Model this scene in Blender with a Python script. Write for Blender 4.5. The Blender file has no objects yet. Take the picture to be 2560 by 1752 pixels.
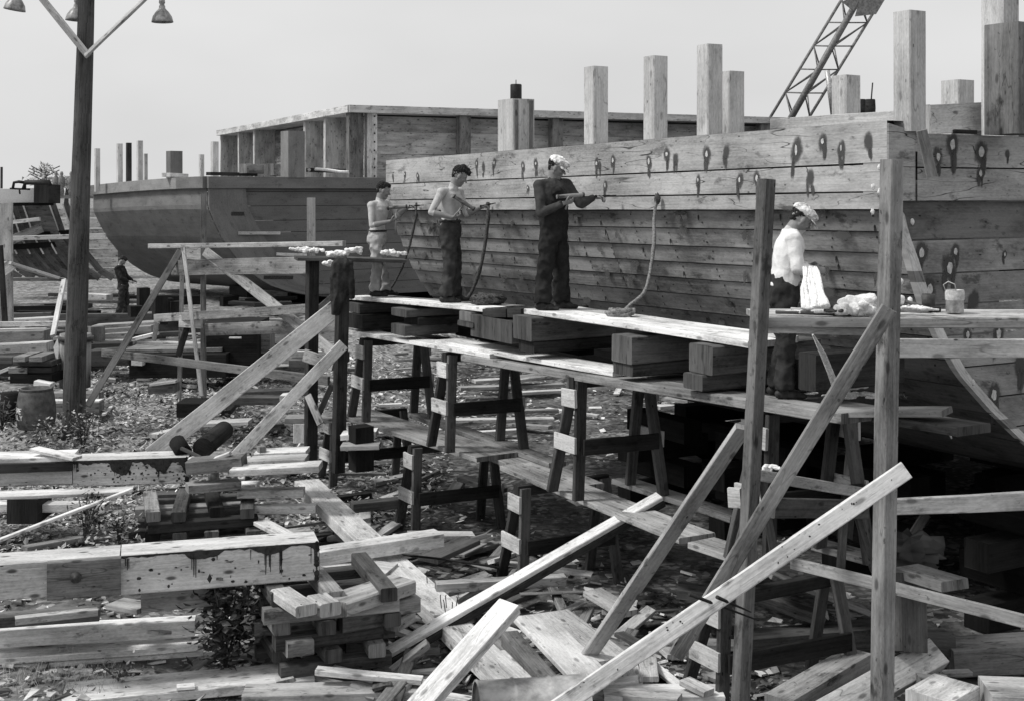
import bpy, math, random
from mathutils import Vector as V, Matrix, noise
R = math.radians
random.seed(7)
SC = bpy.context.scene
COL = SC.collection
EYE = 4.5                      # eye height over the yard floor
FPX = 3300.0                   # focal length in photograph pixels (width 2560)

# ---------------- camera ----------------
cam = bpy.data.cameras.new('camera')
cam.sensor_width = 36; cam.lens = 36 * FPX / 2560
cam.shift_y = -(876 - 480) / 2560
cam.clip_start = .1; cam.clip_end = 6000
co = bpy.data.objects.new('camera', cam); COL.objects.link(co)
co.location = (0, 0, EYE); co.rotation_euler = (R(90), 0, 0)
SC.camera = co

# ---------------- sky and sun ----------------
SUN_EL, SUN_AZ = R(52), R(-102)          # azimuth clockwise from +Y: the sun stands off to the left
w = bpy.data.worlds.new('World'); SC.world = w; w.use_nodes = True
nt = w.node_tree; nt.nodes.clear()
def nd(nt, t, **k):
    n = nt.nodes.new(t)
    for a, b in k.items(): setattr(n, a, b)
    return n
sky = nd(nt, 'ShaderNodeTexSky', sky_type='NISHITA', sun_disc=False, sun_elevation=SUN_EL, sun_rotation=SUN_AZ, dust_density=4)
bw = nd(nt, 'ShaderNodeRGBToBW'); nt.links.new(sky.outputs[0], bw.inputs[0])
tc = nd(nt, 'ShaderNodeTexCoord')
mp = nd(nt, 'ShaderNodeMapping'); mp.inputs['Scale'].default_value = (1.2, 1.2, 3.2)
nt.links.new(tc.outputs['Generated'], mp.inputs[0])
cl = nd(nt, 'ShaderNodeTexNoise'); cl.inputs['Scale'].default_value = 1.7; cl.inputs['Detail'].default_value = 4
nt.links.new(mp.outputs[0], cl.inputs['Vector'])
mr = nd(nt, 'ShaderNodeMapRange'); mr.inputs[1].default_value = .3; mr.inputs[2].default_value = .7
mr.inputs[3].default_value = 7.1; mr.inputs[4].default_value = 8.4
nt.links.new(cl.outputs[0], mr.inputs[0])
mx = nd(nt, 'ShaderNodeMix', data_type='FLOAT'); mx.inputs[0].default_value = .93   # thin veil of cloud over the blue
nt.links.new(bw.outputs[0], mx.inputs[2]); nt.links.new(mr.outputs[0], mx.inputs[3])
bg = nd(nt, 'ShaderNodeBackground'); bg.inputs[1].default_value = .1
nt.links.new(mx.outputs[0], bg.inputs[0])
wo = nd(nt, 'ShaderNodeOutputWorld'); nt.links.new(bg.outputs[0], wo.inputs[0])
sl = bpy.data.lights.new('sun', 'SUN'); sl.energy = 3.1; sl.angle = R(13); sl.color = (1, .99, .97)
so = bpy.data.objects.new('sun', sl); COL.objects.link(so)
sd = V((math.sin(SUN_AZ) * math.cos(SUN_EL), math.cos(SUN_AZ) * math.cos(SUN_EL), math.sin(SUN_EL)))
so.rotation_euler = sd.to_track_quat('Z', 'Y').to_euler()
SC.view_settings.view_transform = 'Standard'; SC.view_settings.look = 'None'
SC.view_settings.exposure = 0; SC.view_settings.gamma = 1
SC.cycles.max_bounces = 5

# ---------------- measuring helpers ----------------
ORG = dict(A=(0, 0), B=(850, 0), C=(1700, 0), D=(0, 580), E=(850, 580), F=(1700, 580), G=(0, 1152), H=(850, 1152), I=(1700, 1152))
def S(k, zx, zy): return (ORG[k][0] + zx / 2.65, ORG[k][1] + zy / 2.65)
def at(p, d): return V(((p[0] - 1280) / FPX * d, d, EYE - (p[1] - 480) / FPX * d))
def onz(p, z):                                   # on the horizontal plane at height z
    return at(p, FPX * (EYE - z) / (p[1] - 480))
U = V((-.5, .8660254, 0)); VV = V((.8660254, .5, 0)); UP = V((0, 0, 1))
A0 = V((3.27, 11.51, 0))                         # near corner of the big barge
def onb(p, off):                                 # on the vertical plane parallel to its bow, off metres in front
    o = A0 - VV * off; k = (p[0] - 1280) / FPX
    d = (o.x * VV.x + o.y * VV.y) / (k * VV.x + VV.y)
    return at(p, d)
def Q(s, off, z): return A0 + U * s - VV * off + V((0, 0, z))
def s_of(x, off):
    p = onb((x, 480), off); return (p - A0 + VV * off).dot(U)

# ---------------- materials ----------------
MATS = {}
def newmat(name):
    m = bpy.data.materials.new(name); m.use_nodes = True; m.node_tree.nodes.clear(); MATS[name] = m
    return m, m.node_tree
def finish(nt, col, rough=.8, bump=None, spec=.3, bstr=.3, bdist=.01):
    b = nd(nt, 'ShaderNodeBsdfPrincipled'); o = nd(nt, 'ShaderNodeOutputMaterial')
    b.inputs['Roughness'].default_value = rough; b.inputs['Specular IOR Level'].default_value = spec
    nt.links.new(col, b.inputs['Base Color']); nt.links.new(b.outputs[0], o.inputs[0])
    if bump is not None:
        bn = nd(nt, 'ShaderNodeBump'); bn.inputs['Strength'].default_value = bstr; bn.inputs['Distance'].default_value = bdist
        nt.links.new(bump, bn.inputs['Height']); nt.links.new(bn.outputs[0], b.inputs['Normal'])
    return b
def mth(nt, op, a, b=None, c=None, clamp=False):
    n = nd(nt, 'ShaderNodeMath', operation=op, use_clamp=clamp)
    for i, x in enumerate((a, b, c)):
        if x is None: continue
        if isinstance(x, (int, float)): n.inputs[i].default_value = x
        else: nt.links.new(x, n.inputs[i])
    return n.outputs[0]
def nz(nt, vec, scale, sc=1, det=3, rough=.6):
    m = nd(nt, 'ShaderNodeMapping'); m.inputs['Scale'].default_value = scale; nt.links.new(vec, m.inputs[0])
    n = nd(nt, 'ShaderNodeTexNoise'); n.inputs['Scale'].default_value = sc; n.inputs['Detail'].default_value = det
    n.inputs['Roughness'].default_value = rough
    nt.links.new(m.outputs[0], n.inputs['Vector']); return n.outputs[0]
def rng(nt, x, a, b, c, d):
    n = nd(nt, 'ShaderNodeMapRange', interpolation_type='SMOOTHSTEP')
    for i, q in enumerate((a, b, c, d)): n.inputs[1 + i].default_value = q
    nt.links.new(x, n.inputs[0]); return n.outputs[0]
def wood(name, base, grain=.5, blotch=.5, stain=.5, knots=.7, cracks=0, rough=.85, holes=0):
    m, nt = newmat(name)
    uv = nd(nt, 'ShaderNodeUVMap', uv_map='UVMap').outputs[0]
    att = nd(nt, 'ShaderNodeAttribute', attribute_name='tone').outputs['Fac']
    g1 = nz(nt, uv, (1.1, 42, 1), 1, 5, .7); g2 = nz(nt, uv, (.7, 9, 1), 1, 3)
    b1 = nz(nt, uv, (.9, 2.2, 1), 1, 4, .65); fine = nz(nt, uv, (22, 60, 1), 1, 2)
    v = mth(nt, 'MULTIPLY_ADD', rng(nt, g1, .3, .7, -.5, .5), grain * .8, 1.0)
    v = mth(nt, 'MULTIPLY_ADD', rng(nt, g2, .3, .7, -.5, .5), grain * .5, v)
    v = mth(nt, 'MULTIPLY_ADD', rng(nt, b1, .32, .68, -.5, .5), blotch, v)
    v = mth(nt, 'MULTIPLY_ADD', rng(nt, fine, .3, .7, -.5, .5), .22, v)
    if stain:
        s1 = nz(nt, uv, (2.3, 4.5, 1), 1, 5, .7)
        v = mth(nt, 'MULTIPLY', v, rng(nt, s1, .56, .68, 1, 1 - stain))
        s2 = nz(nt, uv, (13, 20, 1), 1, 3, .6)
        v = mth(nt, 'MULTIPLY', v, rng(nt, s2, .63, .72, 1, 1 - stain * .9))
    if knots:
        mm = nd(nt, 'ShaderNodeMapping'); mm.inputs['Scale'].default_value = (1.7, 4.2, 1); nt.links.new(uv, mm.inputs[0])
        vo = nd(nt, 'ShaderNodeTexVoronoi', voronoi_dimensions='2D'); vo.inputs['Scale'].default_value = 1; nt.links.new(mm.outputs[0], vo.inputs['Vector'])
        v = mth(nt, 'MULTIPLY', v, rng(nt, vo.outputs['Distance'], .04, .11, 1 - knots, 1))
    if cracks:
        mm = nd(nt, 'ShaderNodeMapping'); mm.inputs['Scale'].default_value = (.35, 3.2, 1); mm.inputs['Rotation'].default_value = (0, 0, .09); nt.links.new(uv, mm.inputs[0])
        n = nd(nt, 'ShaderNodeTexNoise'); n.inputs['Scale'].default_value = 1; n.inputs['Detail'].default_value = 2.5; nt.links.new(mm.outputs[0], n.inputs['Vector'])
        f = mth(nt, 'FRACT', mth(nt, 'MULTIPLY', n.outputs[0], 9))
        f = mth(nt, 'ABSOLUTE', mth(nt, 'SUBTRACT', f, .5))
        gate = rng(nt, nz(nt, uv, (.9, 1.5, 1), 1, 2), .45, .55, 0, cracks)
        v = mth(nt, 'MULTIPLY', v, mth(nt, 'SUBTRACT', 1, mth(nt, 'MULTIPLY', rng(nt, f, .0, .035, 1, 0), gate)))
    mm = nd(nt, 'ShaderNodeMapping'); mm.inputs['Scale'].default_value = (2.3, 6, 1); nt.links.new(uv, mm.inputs[0])
    vo = nd(nt, 'ShaderNodeTexVoronoi', voronoi_dimensions='2D'); vo.inputs['Scale'].default_value = 1; nt.links.new(mm.outputs[0], vo.inputs['Vector'])
    v = mth(nt, 'MULTIPLY', v, mth(nt, 'MAXIMUM', rng(nt, vo.outputs['Distance'], .025, .05, .2, 1), rng(nt, b1, .42, .5, 0, 1)))
    v = mth(nt, 'MULTIPLY', v, att); v = mth(nt, 'MULTIPLY', v, base, None)
    v = mth(nt, 'MINIMUM', mth(nt, 'MAXIMUM', v, .008), .82)
    finish(nt, v, rough, g1, .08, .6, .007)
    return m
def plain(name, base, var=.3, sc=6, rough=.7, spec=.3, metal=0, bstr=.3, bd=.01, stretch=(1, 1, 1)):
    m, nt = newmat(name)
    o = nd(nt, 'ShaderNodeTexCoord').outputs['Object']
    n1 = nz(nt, o, stretch, sc, 5, .65)
    v = mth(nt, 'MULTIPLY', mth(nt, 'MULTIPLY_ADD', rng(nt, n1, .3, .7, -.5, .5), var * 2, 1), base)
    b = finish(nt, mth(nt, 'MAXIMUM', v, .004), rough, n1, spec*.6, bstr, bd); b.inputs['Metallic'].default_value = metal
    return m
wood('new_wood', .57, .35, .65, .5, .55, .35); wood('pale_wood', .45, .4, .6, .55, .6, .5)
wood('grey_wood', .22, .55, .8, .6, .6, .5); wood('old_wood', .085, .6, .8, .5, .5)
wood('dark_wood', .035, .6, .7, .4, .4); wood('black_wood', .014, .6, .7, .3, .3)  # black_wood also carries the deep shade painted under the big hull
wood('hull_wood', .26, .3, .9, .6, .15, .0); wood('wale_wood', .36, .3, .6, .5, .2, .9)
wood('hull_low', .15, .4, .6, .5, .3)  # darker wood painting the shade where the bow turns under
wood('post_wood', .47, .35, .4, .3, .4, .4); wood('old_beam', .2, .5, .6, .5, .5); wood('beam_wood', .52, .4, .45, .5, .8, .35)
wood('painted_hull', .13, .15, .25, .3, .0); wood('painted_trim', .165, .15, .3, .3, 0)
wood('pole_wood', .075, .9, .6, .5, .3)
plain('pitch', .035, .5, 20, .5); plain('tar_stain', .085, .6, 26, .8); plain('plug', .5, .3, 30); plain('nail_hole', .015, .1)
plain('iron', .05, .5, 14, .55, .4); plain('dark_iron', .02, .4, 14, .5); plain('steel', .16, .4, 9, .5, .5)
plain('enamel', .26, .5, 12, .35, .5, 0, .1); plain('cotton', .80, .22, 28, .95, .1, 0, .9, .02)
plain('oakum', .075, .6, 60, .95, .1, 0, 1, .01); plain('rope_pale', .20, .5, 60, .95)
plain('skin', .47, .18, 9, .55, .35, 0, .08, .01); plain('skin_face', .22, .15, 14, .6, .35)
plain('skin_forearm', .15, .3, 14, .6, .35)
plain('hair', .018, .6, 60, .7, .3, 0, .9, .01, (1, 1, .3)); plain('white_cloth', .74, .08, 14, .9, .1, 0, .5, .02)
plain('cap_cloth', .66, .6, 24, .9, .1, 0, .6, .02); plain('pale_trousers', .42, .22, 5, .9, .1, 0, .5, .02)
plain('dark_trousers', .035, .3, 8, .9, .1, 0, .6, .02); plain('denim', .025, .3, 9, .9, .1, 0, .6, .02)
plain('work_shirt', .055, .25, 12, .9, .1, 0, .6, .02); plain('shoe_leather', .035, .5, 20, .6)
plain('trousers_mid', .05, .35, 7, .9, .1, 0, .6, .02)
plain('tin', .38, .4, 16, .45, .5, .4); plain('drum_paint', .33, .45, 5, .5, .4); plain('fire_barrel', .085, .4, 9, .6)
plain('white_paint', .75, .1, 40); plain('leaf_dark', .045, .8, 22, .6, .4); plain('leaf_light', .38, .6, 25, .6, .4)
plain('leaf_mid', .14, .5, 25, .6, .4); plain('leaf_far', .40, .4, 2, .8); plain('stem', .08, .3); plain('canvas_dark', .03, .5, 9, .9)  # leaf_far: distance haze painted into the leaf colour
plain('chip', .42, .9, 3, .9); plain('chip_dark', .07, .9, 3, .9)

m, nt = newmat('smudge')                     # tar soaked into the wood, ragged soft edge
uv_ = nd(nt, 'ShaderNodeUVMap', uv_map='UVMap').outputs[0]; ob_ = nd(nt, 'ShaderNodeTexCoord').outputs['Object']
ln = nd(nt, 'ShaderNodeVectorMath', operation='LENGTH'); nt.links.new(uv_, ln.inputs[0])
f_ = mth(nt, 'ADD', ln.outputs['Value'], mth(nt, 'MULTIPLY_ADD', nz(nt, ob_, (1, 1, .5), 22, 4, .7), .9, -.45))
f_ = rng(nt, f_, .5, 1.0, .82, 0)
bs = nd(nt, 'ShaderNodeBsdfPrincipled'); bs.inputs['Base Color'].default_value = (.07, .07, .07, 1); bs.inputs['Roughness'].default_value = .7; bs.inputs['Specular IOR Level'].default_value = .2
tr_ = nd(nt, 'ShaderNodeBsdfTransparent'); mi_ = nd(nt, 'ShaderNodeMixShader'); ou_ = nd(nt, 'ShaderNodeOutputMaterial')
nt.links.new(f_, mi_.inputs[0]); nt.links.new(tr_.outputs[0], mi_.inputs[1]); nt.links.new(bs.outputs[0], mi_.inputs[2]); nt.links.new(mi_.outputs[0], ou_.inputs[0])

# ---------------- mesh builder ----------------
def frame(d, up):
    d = d.normalized(); s = d.cross(up)
    if s.length < 1e-4: s = d.cross(V((1, 0, 0)))
    s.normalize(); return d, s, s.cross(d)
class MB:
    def __init__(m): m.v = []; m.f = []; m.uv = []; m.mi = []; m.tone = []; m.mats = []; m.sm = []
    def slot(m, name):
        if name not in m.mats: m.mats.append(name)
        return m.mats.index(name)
    def face(m, idx, uv, mi, tone, sm=False): m.f.append(idx); m.uv.append(uv); m.mi.append(mi); m.tone.append(tone); m.sm.append(sm)
    def box(m, p0, p1, w, t, mat, up=UP, segs=0, tone=None, warp=.004, ch=.006, endmat=None, w1=None, t1=None):
        """a sawn board from p0 to p1: w wide across, t thick along up"""
        mi = m.slot(mat); me = m.slot(endmat or mat)
        p0 = V(p0); p1 = V(p1); L = (p1 - p0).length
        if tone is None: tone = random.uniform(.85, 1.12)
        d, s, n = frame(p1 - p0, V(up))
        segs = segs or max(1, min(14, int(L / .45))); ch = min(ch, w * .2, t * .2)
        prof = [(-w/2+ch, -t/2), (w/2-ch, -t/2), (w/2, -t/2+ch), (w/2, t/2-ch), (w/2-ch, t/2), (-w/2+ch, t/2), (-w/2, t/2-ch), (-w/2, -t/2+ch)]
        per = [0]; 
        for i in range(8):
            a = prof[i]; b = prof[(i+1) % 8]; per.append(per[-1] + math.hypot(a[0]-b[0], a[1]-b[1]))
        ou, ov = random.uniform(0, 60), random.uniform(0, 60)
        base = len(m.v); bow = random.uniform(-1, 1) * warp * L * .6; bow2 = random.uniform(-1, 1) * warp * L * .6
        for i in range(segs + 1):
            k = i / segs; c = p0.lerp(p1, k) + s * (bow * 4*k*(1-k)) + n * (bow2 * 4*k*(1-k))
            fx = 1 + ((w1 or w) / w - 1) * k; ft = 1 + ((t1 or t) / t - 1) * k
            for (a, b) in prof:
                j = warp * .7
                m.v.append(c + s * (a*fx + random.uniform(-j, j)) + n * (b*ft + random.uniform(-j, j)*.6) + (d * random.uniform(-j, j) if i in (0, segs) else V()))
        for i in range(segs):
            for q in range(8):
                q2 = (q+1) % 8; a = base + i*8 + q; b = base + i*8 + q2; c = b + 8; e = a + 8
                u0 = ou + L*i/segs; u1 = ou + L*(i+1)/segs
                m.face((a, e, c, b), ((u0, ov+per[q]), (u1, ov+per[q]), (u1, ov+per[q+1]), (u0, ov+per[q+1])), mi, tone)
        for end, off in ((0, base), (1, base + segs*8)):
            ix = [off + q for q in range(8)]; us = [(ou + 3 + prof[q][1]*.6, ov + prof[q][0]*2) for q in range(8)]
            if end: ix = ix[::-1]; us = us[::-1]
            m.face(tuple(ix), tuple(us), me, tone * .85)
        return m
    def tube(m, pts, r, mat, n=8, caps=True, tone=1, smooth=True, rs=None):
        mi = m.slot(mat); pts = [V(p) for p in pts]; base = len(m.v); k = len(pts); ov = random.uniform(0, 50); L = 0
        pd = None
        for i, p in enumerate(pts):
            d = (pts[min(i+1, k-1)] - pts[max(i-1, 0)]).normalized()
            if pd is None: s = d.orthogonal().normalized()
            else: s = (s - d * s.dot(d)).normalized()
            t = d.cross(s); pd = d; rr = rs[i] if rs else r
            for q in range(n):
                a = 2*math.pi*q/n; m.v.append(p + s*(rr*math.cos(a)) + t*(rr*math.sin(a)))
        for i in range(k-1):
            l2 = L + (pts[i+1]-pts[i]).length; c = 2*math.pi*(r if not rs else rs[i])
            for q in range(n):
                q2 = (q+1) % n; a = base+i*n+q; b = base+i*n+q2
                m.face((a, b, b+n, a+n), ((L, ov+c*q/n), (L, ov+c*(q+1)/n), (l2, ov+c*(q+1)/n), (l2, ov+c*q/n)), mi, tone, smooth)
            L = l2
        if caps:
            m.face(tuple(base+q for q in range(n))[::-1], tuple((ov+.3*math.cos(q), .3*math.sin(q)) for q in range(n)), mi, tone*.8)
            m.face(tuple(base+(k-1)*n+q for q in range(n)), tuple((ov+.3*math.cos(q), .3*math.sin(q)) for q in range(n)), mi, tone*.8)
        return m
    def lathe(m, c, prof, mat, n=20, axis=UP, tone=1, sm=True, closed=True):
        """prof: (radius, height) pairs along axis"""
        mi = m.slot(mat); axis = V(axis).normalized(); s = axis.orthogonal().normalized(); t = axis.cross(s); base = len(m.v); c = V(c)
        for (r, h) in prof:
            for q in range(n):
                a = 2*math.pi*q/n; m.v.append(c + axis*h + s*(r*math.cos(a)) + t*(r*math.sin(a)))
        for i in range(len(prof)-1):
            for q in range(n):
                q2 = (q+1) % n; a = base+i*n+q; b = base+i*n+q2
                m.face((a, b, b+n, a+n), ((q/n, prof[i][1]), ((q+1)/n, prof[i][1]), ((q+1)/n, prof[i+1][1]), (q/n, prof[i+1][1])), mi, tone, sm)
        if closed:
            for i, rev in ((0, True), (len(prof)-1, False)):
                if prof[i][0] > 1e-4:
                    ix = [base+i*n+q for q in range(n)]
                    if rev: ix = ix[::-1]
                    m.face(tuple(ix), tuple((.1*math.cos(q), .1*math.sin(q)) for q in range(n)), mi, tone)
        return m
    def poly(m, pts, mat, tone=1, uvs=None, th=0, nrm=None):
        mi = m.slot(mat); base = len(m.v); pts = [V(p) for p in pts]; n = len(pts)
        m.v += pts; uvs = uvs or [(p.x, p.z) for p in pts]
        m.face(tuple(range(base, base+n)), tuple(uvs), mi, tone)
        if th:
            m.v += [p - V(nrm)*th for p in pts]
            m.face(tuple(range(base+n, base+2*n))[::-1], tuple(uvs[::-1]), mi, tone)
            for i in range(n):
                j = (i+1) % n; m.face((base+j, base+i, base+n+i, base+n+j), (uvs[j], uvs[i], uvs[i], uvs[j]), mi, tone)
        return m
    def blob(m, c, rx, ry, rz, mat, seed=0, rough=.25, seg=14, freq=2.2, tone=1, zmin=None):
        mi = m.slot(mat); base = len(m.v); rings = seg//2 + 1; c = V(c)
        for i in range(rings+1):
            th = math.pi*i/rings
            for q in range(seg):
                ph = 2*math.pi*q/seg; d = V((math.sin(th)*math.cos(ph), math.sin(th)*math.sin(ph), math.cos(th)))
                k = 1 + rough*noise.noise(d*freq + V((seed*7.3, seed, 0)))*1.6 + rough*.5*noise.noise(d*freq*2.7+V((seed, 0, seed)))
                p = c + V((d.x*rx, d.y*ry, d.z*rz))*k
                if zmin is not None: p.z = max(p.z, zmin)
                m.v.append(p)
        for i in range(rings):
            for q in range(seg):
                q2 = (q+1) % seg; a = base+i*seg+q; b = base+i*seg+q2
                m.face((a, a+seg, b+seg, b), ((q/seg, i/seg), (q/seg, i/seg), (q/seg, i/seg), (q/seg, i/seg)), mi, tone, True)
        return m
    def build(m, name, parent=None, label=None, cat=None, group=None, kind=None, loc=None):
        me = bpy.data.meshes.new(name)
        # the origin of a thing sits at its base
        if loc is None and parent is None and m.v:
            xs = [p.x for p in m.v]; ys = [p.y for p in m.v]
            loc = V(((min(xs)+max(xs))/2, (min(ys)+max(ys))/2, min(p.z for p in m.v)))
        if parent is not None: loc = V((0, 0, 0)); o0 = parent_loc(parent)
        else: o0 = loc if loc is not None else V((0, 0, 0))
        me.from_pydata([tuple(V(p) - o0) for p in m.v], [], m.f)
        for n in m.mats: me.materials.append(MATS[n])
        me.polygons.foreach_set('material_index', m.mi); me.polygons.foreach_set('use_smooth', m.sm)
        ul = me.uv_layers.new(name='UVMap'); flat = []
        for u in m.uv:
            for a in u: flat += [a[0], a[1]]
        ul.data.foreach_set('uv', flat)
        at_ = me.attributes.new('tone', 'FLOAT', 'FACE'); at_.data.foreach_set('value', m.tone)
        me.update()
        o = bpy.data.objects.new(name, me); COL.objects.link(o)
        if parent is not None: o.parent = parent
        else: o.location = o0
        if label: o['label'] = label
        if cat: o['category'] = cat
        if group: o['group'] = group
        if kind: o['kind'] = kind
        return o
def parent_loc(p):
    l = p.location.copy()
    while p.parent is not None: p = p.parent; l = l + p.location
    return l
def thing(name, label, cat, loc, group=None):
    o = bpy.data.objects.new(name, None); COL.objects.link(o); o.location = V(loc); o.empty_display_size = .2
    o['label'] = label; o['category'] = cat
    if group: o['group'] = group
    return o
def board(name, label, cat, p0, p1, w, t, mat, up=UP, group=None, parent=None, **k):
    return MB().box(p0, p1, w, t, mat, up, **k).build(name, parent, label, cat, group)
# =====================================================================
# the setting
# =====================================================================
def sstep(x, a, b):
    k = max(0, min(1, (x - a) / (b - a))); return k*k*(3-2*k)
def ground_h(x, y):
    rise = .85 * sstep(y, 17, 24) * sstep(-x, 1.0, 5.0)
    far = .95 * sstep(y, 30, 40)
    h = max(rise, far) + .05*noise.noise(V((x*.6, y*.6, 0))) + .03*noise.noise(V((x*2.1, y*2.1, 3)))
    if y < 19 and x < -2: h += .12*sstep(-x, 2, 5)*sstep(19-y, 0, 3)
    return h
def og(p, lift=0):                       # the yard floor under a pixel
    z = 0.0
    for _ in range(12):
        q = onz(p, z + lift); z = .5*z + .5*ground_h(q.x, q.y)
    return q
def axis_coords(a, b, st, far):
    c = []; x = a
    while x < b: c.append(x); x += st
    s = st; x = b
    while x < far: c.append(x); s *= 1.22; x += s
    s = st; x = a - st
    while x > -far: c.insert(0, x); s *= 1.22; x -= s
    return c
xs = axis_coords(-16, 8, .16, 3500); ys = [y for y in axis_coords(9, 40, .16, 5000) if y > -60]
gm = MB(); g = gm.slot('pitch'); NX = len(xs)
for y in ys:
    for x in xs: gm.v.append(V((x, y, ground_h(x, y))))
for j in range(len(ys)-1):
    for i in range(NX-1):
        a = j*NX + i; gm.face((a, a+1, a+NX+1, a+NX), ((xs[i], ys[j]),)*4, g, 1, True)
m, nt = newmat('yard_dirt')
o = nd(nt, 'ShaderNodeTexCoord').outputs['Object']
a1 = nz(nt, o, (1, 1, 1), .55, 6, .65); a2 = nz(nt, o, (1, 1, 1), 7, 5, .7)
vo = nd(nt, 'ShaderNodeTexVoronoi'); vo.inputs['Scale'].default_value = 13; nt.links.new(o, vo.inputs['Vector'])
vcol = nd(nt, 'ShaderNodeRGBToBW'); nt.links.new(vo.outputs['Color'], vcol.inputs[0])
v = mth(nt, 'ADD', rng(nt, a1, .35, .65, .025, .10), rng(nt, a2, .35, .7, -.03, .06))
sep = nd(nt, 'ShaderNodeSeparateXYZ'); nt.links.new(o, sep.inputs[0])
dry = mth(nt, 'MULTIPLY', rng(nt, sep.outputs[0], -3.2, -.6, 1, 0), rng(nt, sep.outputs[1], 15.5, 19, 0, 1))      # dry sawdust-strewn ground round the pole
v = mth(nt, 'MULTIPLY_ADD', mth(nt, 'MULTIPLY', dry, rng(nt, a2, .35, .62, .2, 1)), .2, v)
low = mth(nt, 'MULTIPLY', rng(nt, sep.outputs[0], -3.0, -1.8, 1, 0), rng(nt, sep.outputs[1], 13, 14.5, 1, 0)); v = mth(nt, 'MULTIPLY_ADD', low, .09, v)
chips = mth(nt, 'MULTIPLY', rng(nt, vcol.outputs[0], .58, .75, 0, 1), rng(nt, nz(nt, o, (1, 1, 1), 1.3, 3), .4, .6, .0, 1))
v = mth(nt, 'MULTIPLY_ADD', chips, .16, v)
finish(nt, mth(nt, 'MAXIMUM', v, .02), .95, a2, .15, .8, .04)
gm.mats = ['yard_dirt']
gm.build('ground', kind='structure', loc=V((0, 0, 0)))

# ---------------- the big barge (near hull) ----------------
TILT = .0125
PROF = [(.70, 0), (-.159, 0), (-.16, .085), (-.36, .15), (-.6, .27), (-1.0, .44), (-1.3, .63), (-1.65, .904), (-2.01, 1.32), (-2.35, 1.78), (-2.7, 2.45), (-3.0, 3.5), (-3.12, 4.8), (-3.15, 7)]
def inset(z):
    for (a, ia), (b, ib) in zip(PROF, PROF[1:]):
        if b <= z <= a: return ia + (ib-ia)*(a-z)/(a-b) if a != b else ib
    return 0 if z > 0 else PROF[-1][1]
BOW_L = 10.47
def bw_pt(s, z, out=0):                   # on the bow face, z relative to the eye
    return A0 + U*s + VV*(inset(z) - out) + V((0, 0, EYE + z - TILT*s))
barge = thing('barge_hull', 'large unfinished timber barge hull at centre and right, its curved bow being caulked', 'barge', Q(5, -3, EYE-3.2))
def strake(mb, z0, z1, out0, out1, mat, gap=.007, sa=0, sb=BOW_L, tone=None, seg=14):
    """one plank across the bow from height z0 (top) down to z1"""
    mi = mb.slot(mat); n = 5 if z1 < -.5 else 2; base = len(mb.v); tone = tone or random.uniform(.86, 1.12)
    ou, ov = random.uniform(0, 40), random.uniform(0, 40); za = z0 - gap; zb = z1 + gap
    rows = [(za, -.05)] + [(za + (zb-za)*k/n, out0 + (out1-out0)*k/n) for k in range(n+1)] + [(zb, -.05)]
    for (z, o_) in rows:
        for i in range(seg+1):
            s = sa + (sb-sa)*i/seg; mb.v.append(bw_pt(s, z + .004*noise.noise(V((s*.8, z0*9, 0))), o_))
    for r in range(len(rows)-1):
        for i in range(seg):
            a = base + r*(seg+1) + i; b = a+1; c = b+seg+1; e = a+seg+1
            u0 = ou + (sb-sa)*i/seg; u1 = ou+(sb-sa)*(i+1)/seg; v0 = ov+rows[r][0]; v1 = ov+rows[r+1][0]
            mb.face((a, b, c, e), ((u0, v0), (u1, v0), (u1, v1), (u0, v1)), mi, tone)
wl = MB()
for (z0, z1, t) in ((.628, .25, 1.0), (.25, .0, 1.02), (.0, -.16, .92)):
    strake(wl, z0, z1, .0, .0, 'wale_wood', .008, tone=t, seg=20)
# top face of the bow timbers, 0.32 m deep
for i in range(20):
    s0 = BOW_L*i/20; s1 = BOW_L*(i+1)/20
    a, b = bw_pt(s0, .622), bw_pt(s1, .622); wl.poly([a, b, b+VV*.32, a+VV*.32], 'wale_wood', 1.0, [(s0, 0), (s1, 0), (s1, .3), (s0, .3)])
    wl.poly([a+VV*.32, b+VV*.32, b+VV*.32-UP*.3, a+VV*.32-UP*.3], 'wale_wood', .9, [(s0, 0), (s1, 0), (s1, .3), (s0, .3)])
def spot(mb, p, n_, rx, rz, mat, seed, drip=0, sx=None):
    """irregular patch of paint on a face with outward normal n_"""
    side = UP.cross(n_).normalized() if sx is None else sx; pts = []; N = 22
    for q in range(N):
        a = 2*math.pi*q/N; k = 1 + .32*noise.noise(V((math.cos(a)*1.5+seed*3.1, math.sin(a)*1.5, seed)))
        x = rx*math.cos(a)*k; z = rz*math.sin(a)*k
        if z < 0 and drip: z -= drip*max(0, 1-abs(x)/rx)**.5*random.uniform(.5, 1.0); 
        pts.append(p + side*x + UP*z)
    mb.poly(pts, mat)
def smudge(mb, p, n_, rx, rz, seed, drip=0):
    side = UP.cross(n_).normalized(); N = 20; rr = random.Random(seed*13+5)
    for (ox, oz, ax_, az_) in [(0, 0, rx, rz)] + [(rr.uniform(-.6, .6)*rx, -rz*rr.uniform(.7, 1.3), rx*rr.uniform(.25, .5), drip*rr.uniform(.5, 1.1)) for _ in range(2 if drip else 0)]:
        c = p + side*ox + UP*oz + n_*rr.uniform(0, .0015); tl_ = rr.uniform(-.25, .25)
        pts = [c + side*(1.25*ax_*math.cos(2*math.pi*q/N) + tl_*az_*math.sin(2*math.pi*q/N)) + UP*(1.25*az_*math.sin(2*math.pi*q/N)) for q in range(N)]
        mb.poly(pts, 'smudge', 1, [(1.25*math.cos(2*math.pi*q/N), 1.25*math.sin(2*math.pi*q/N)) for q in range(N)])
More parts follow.
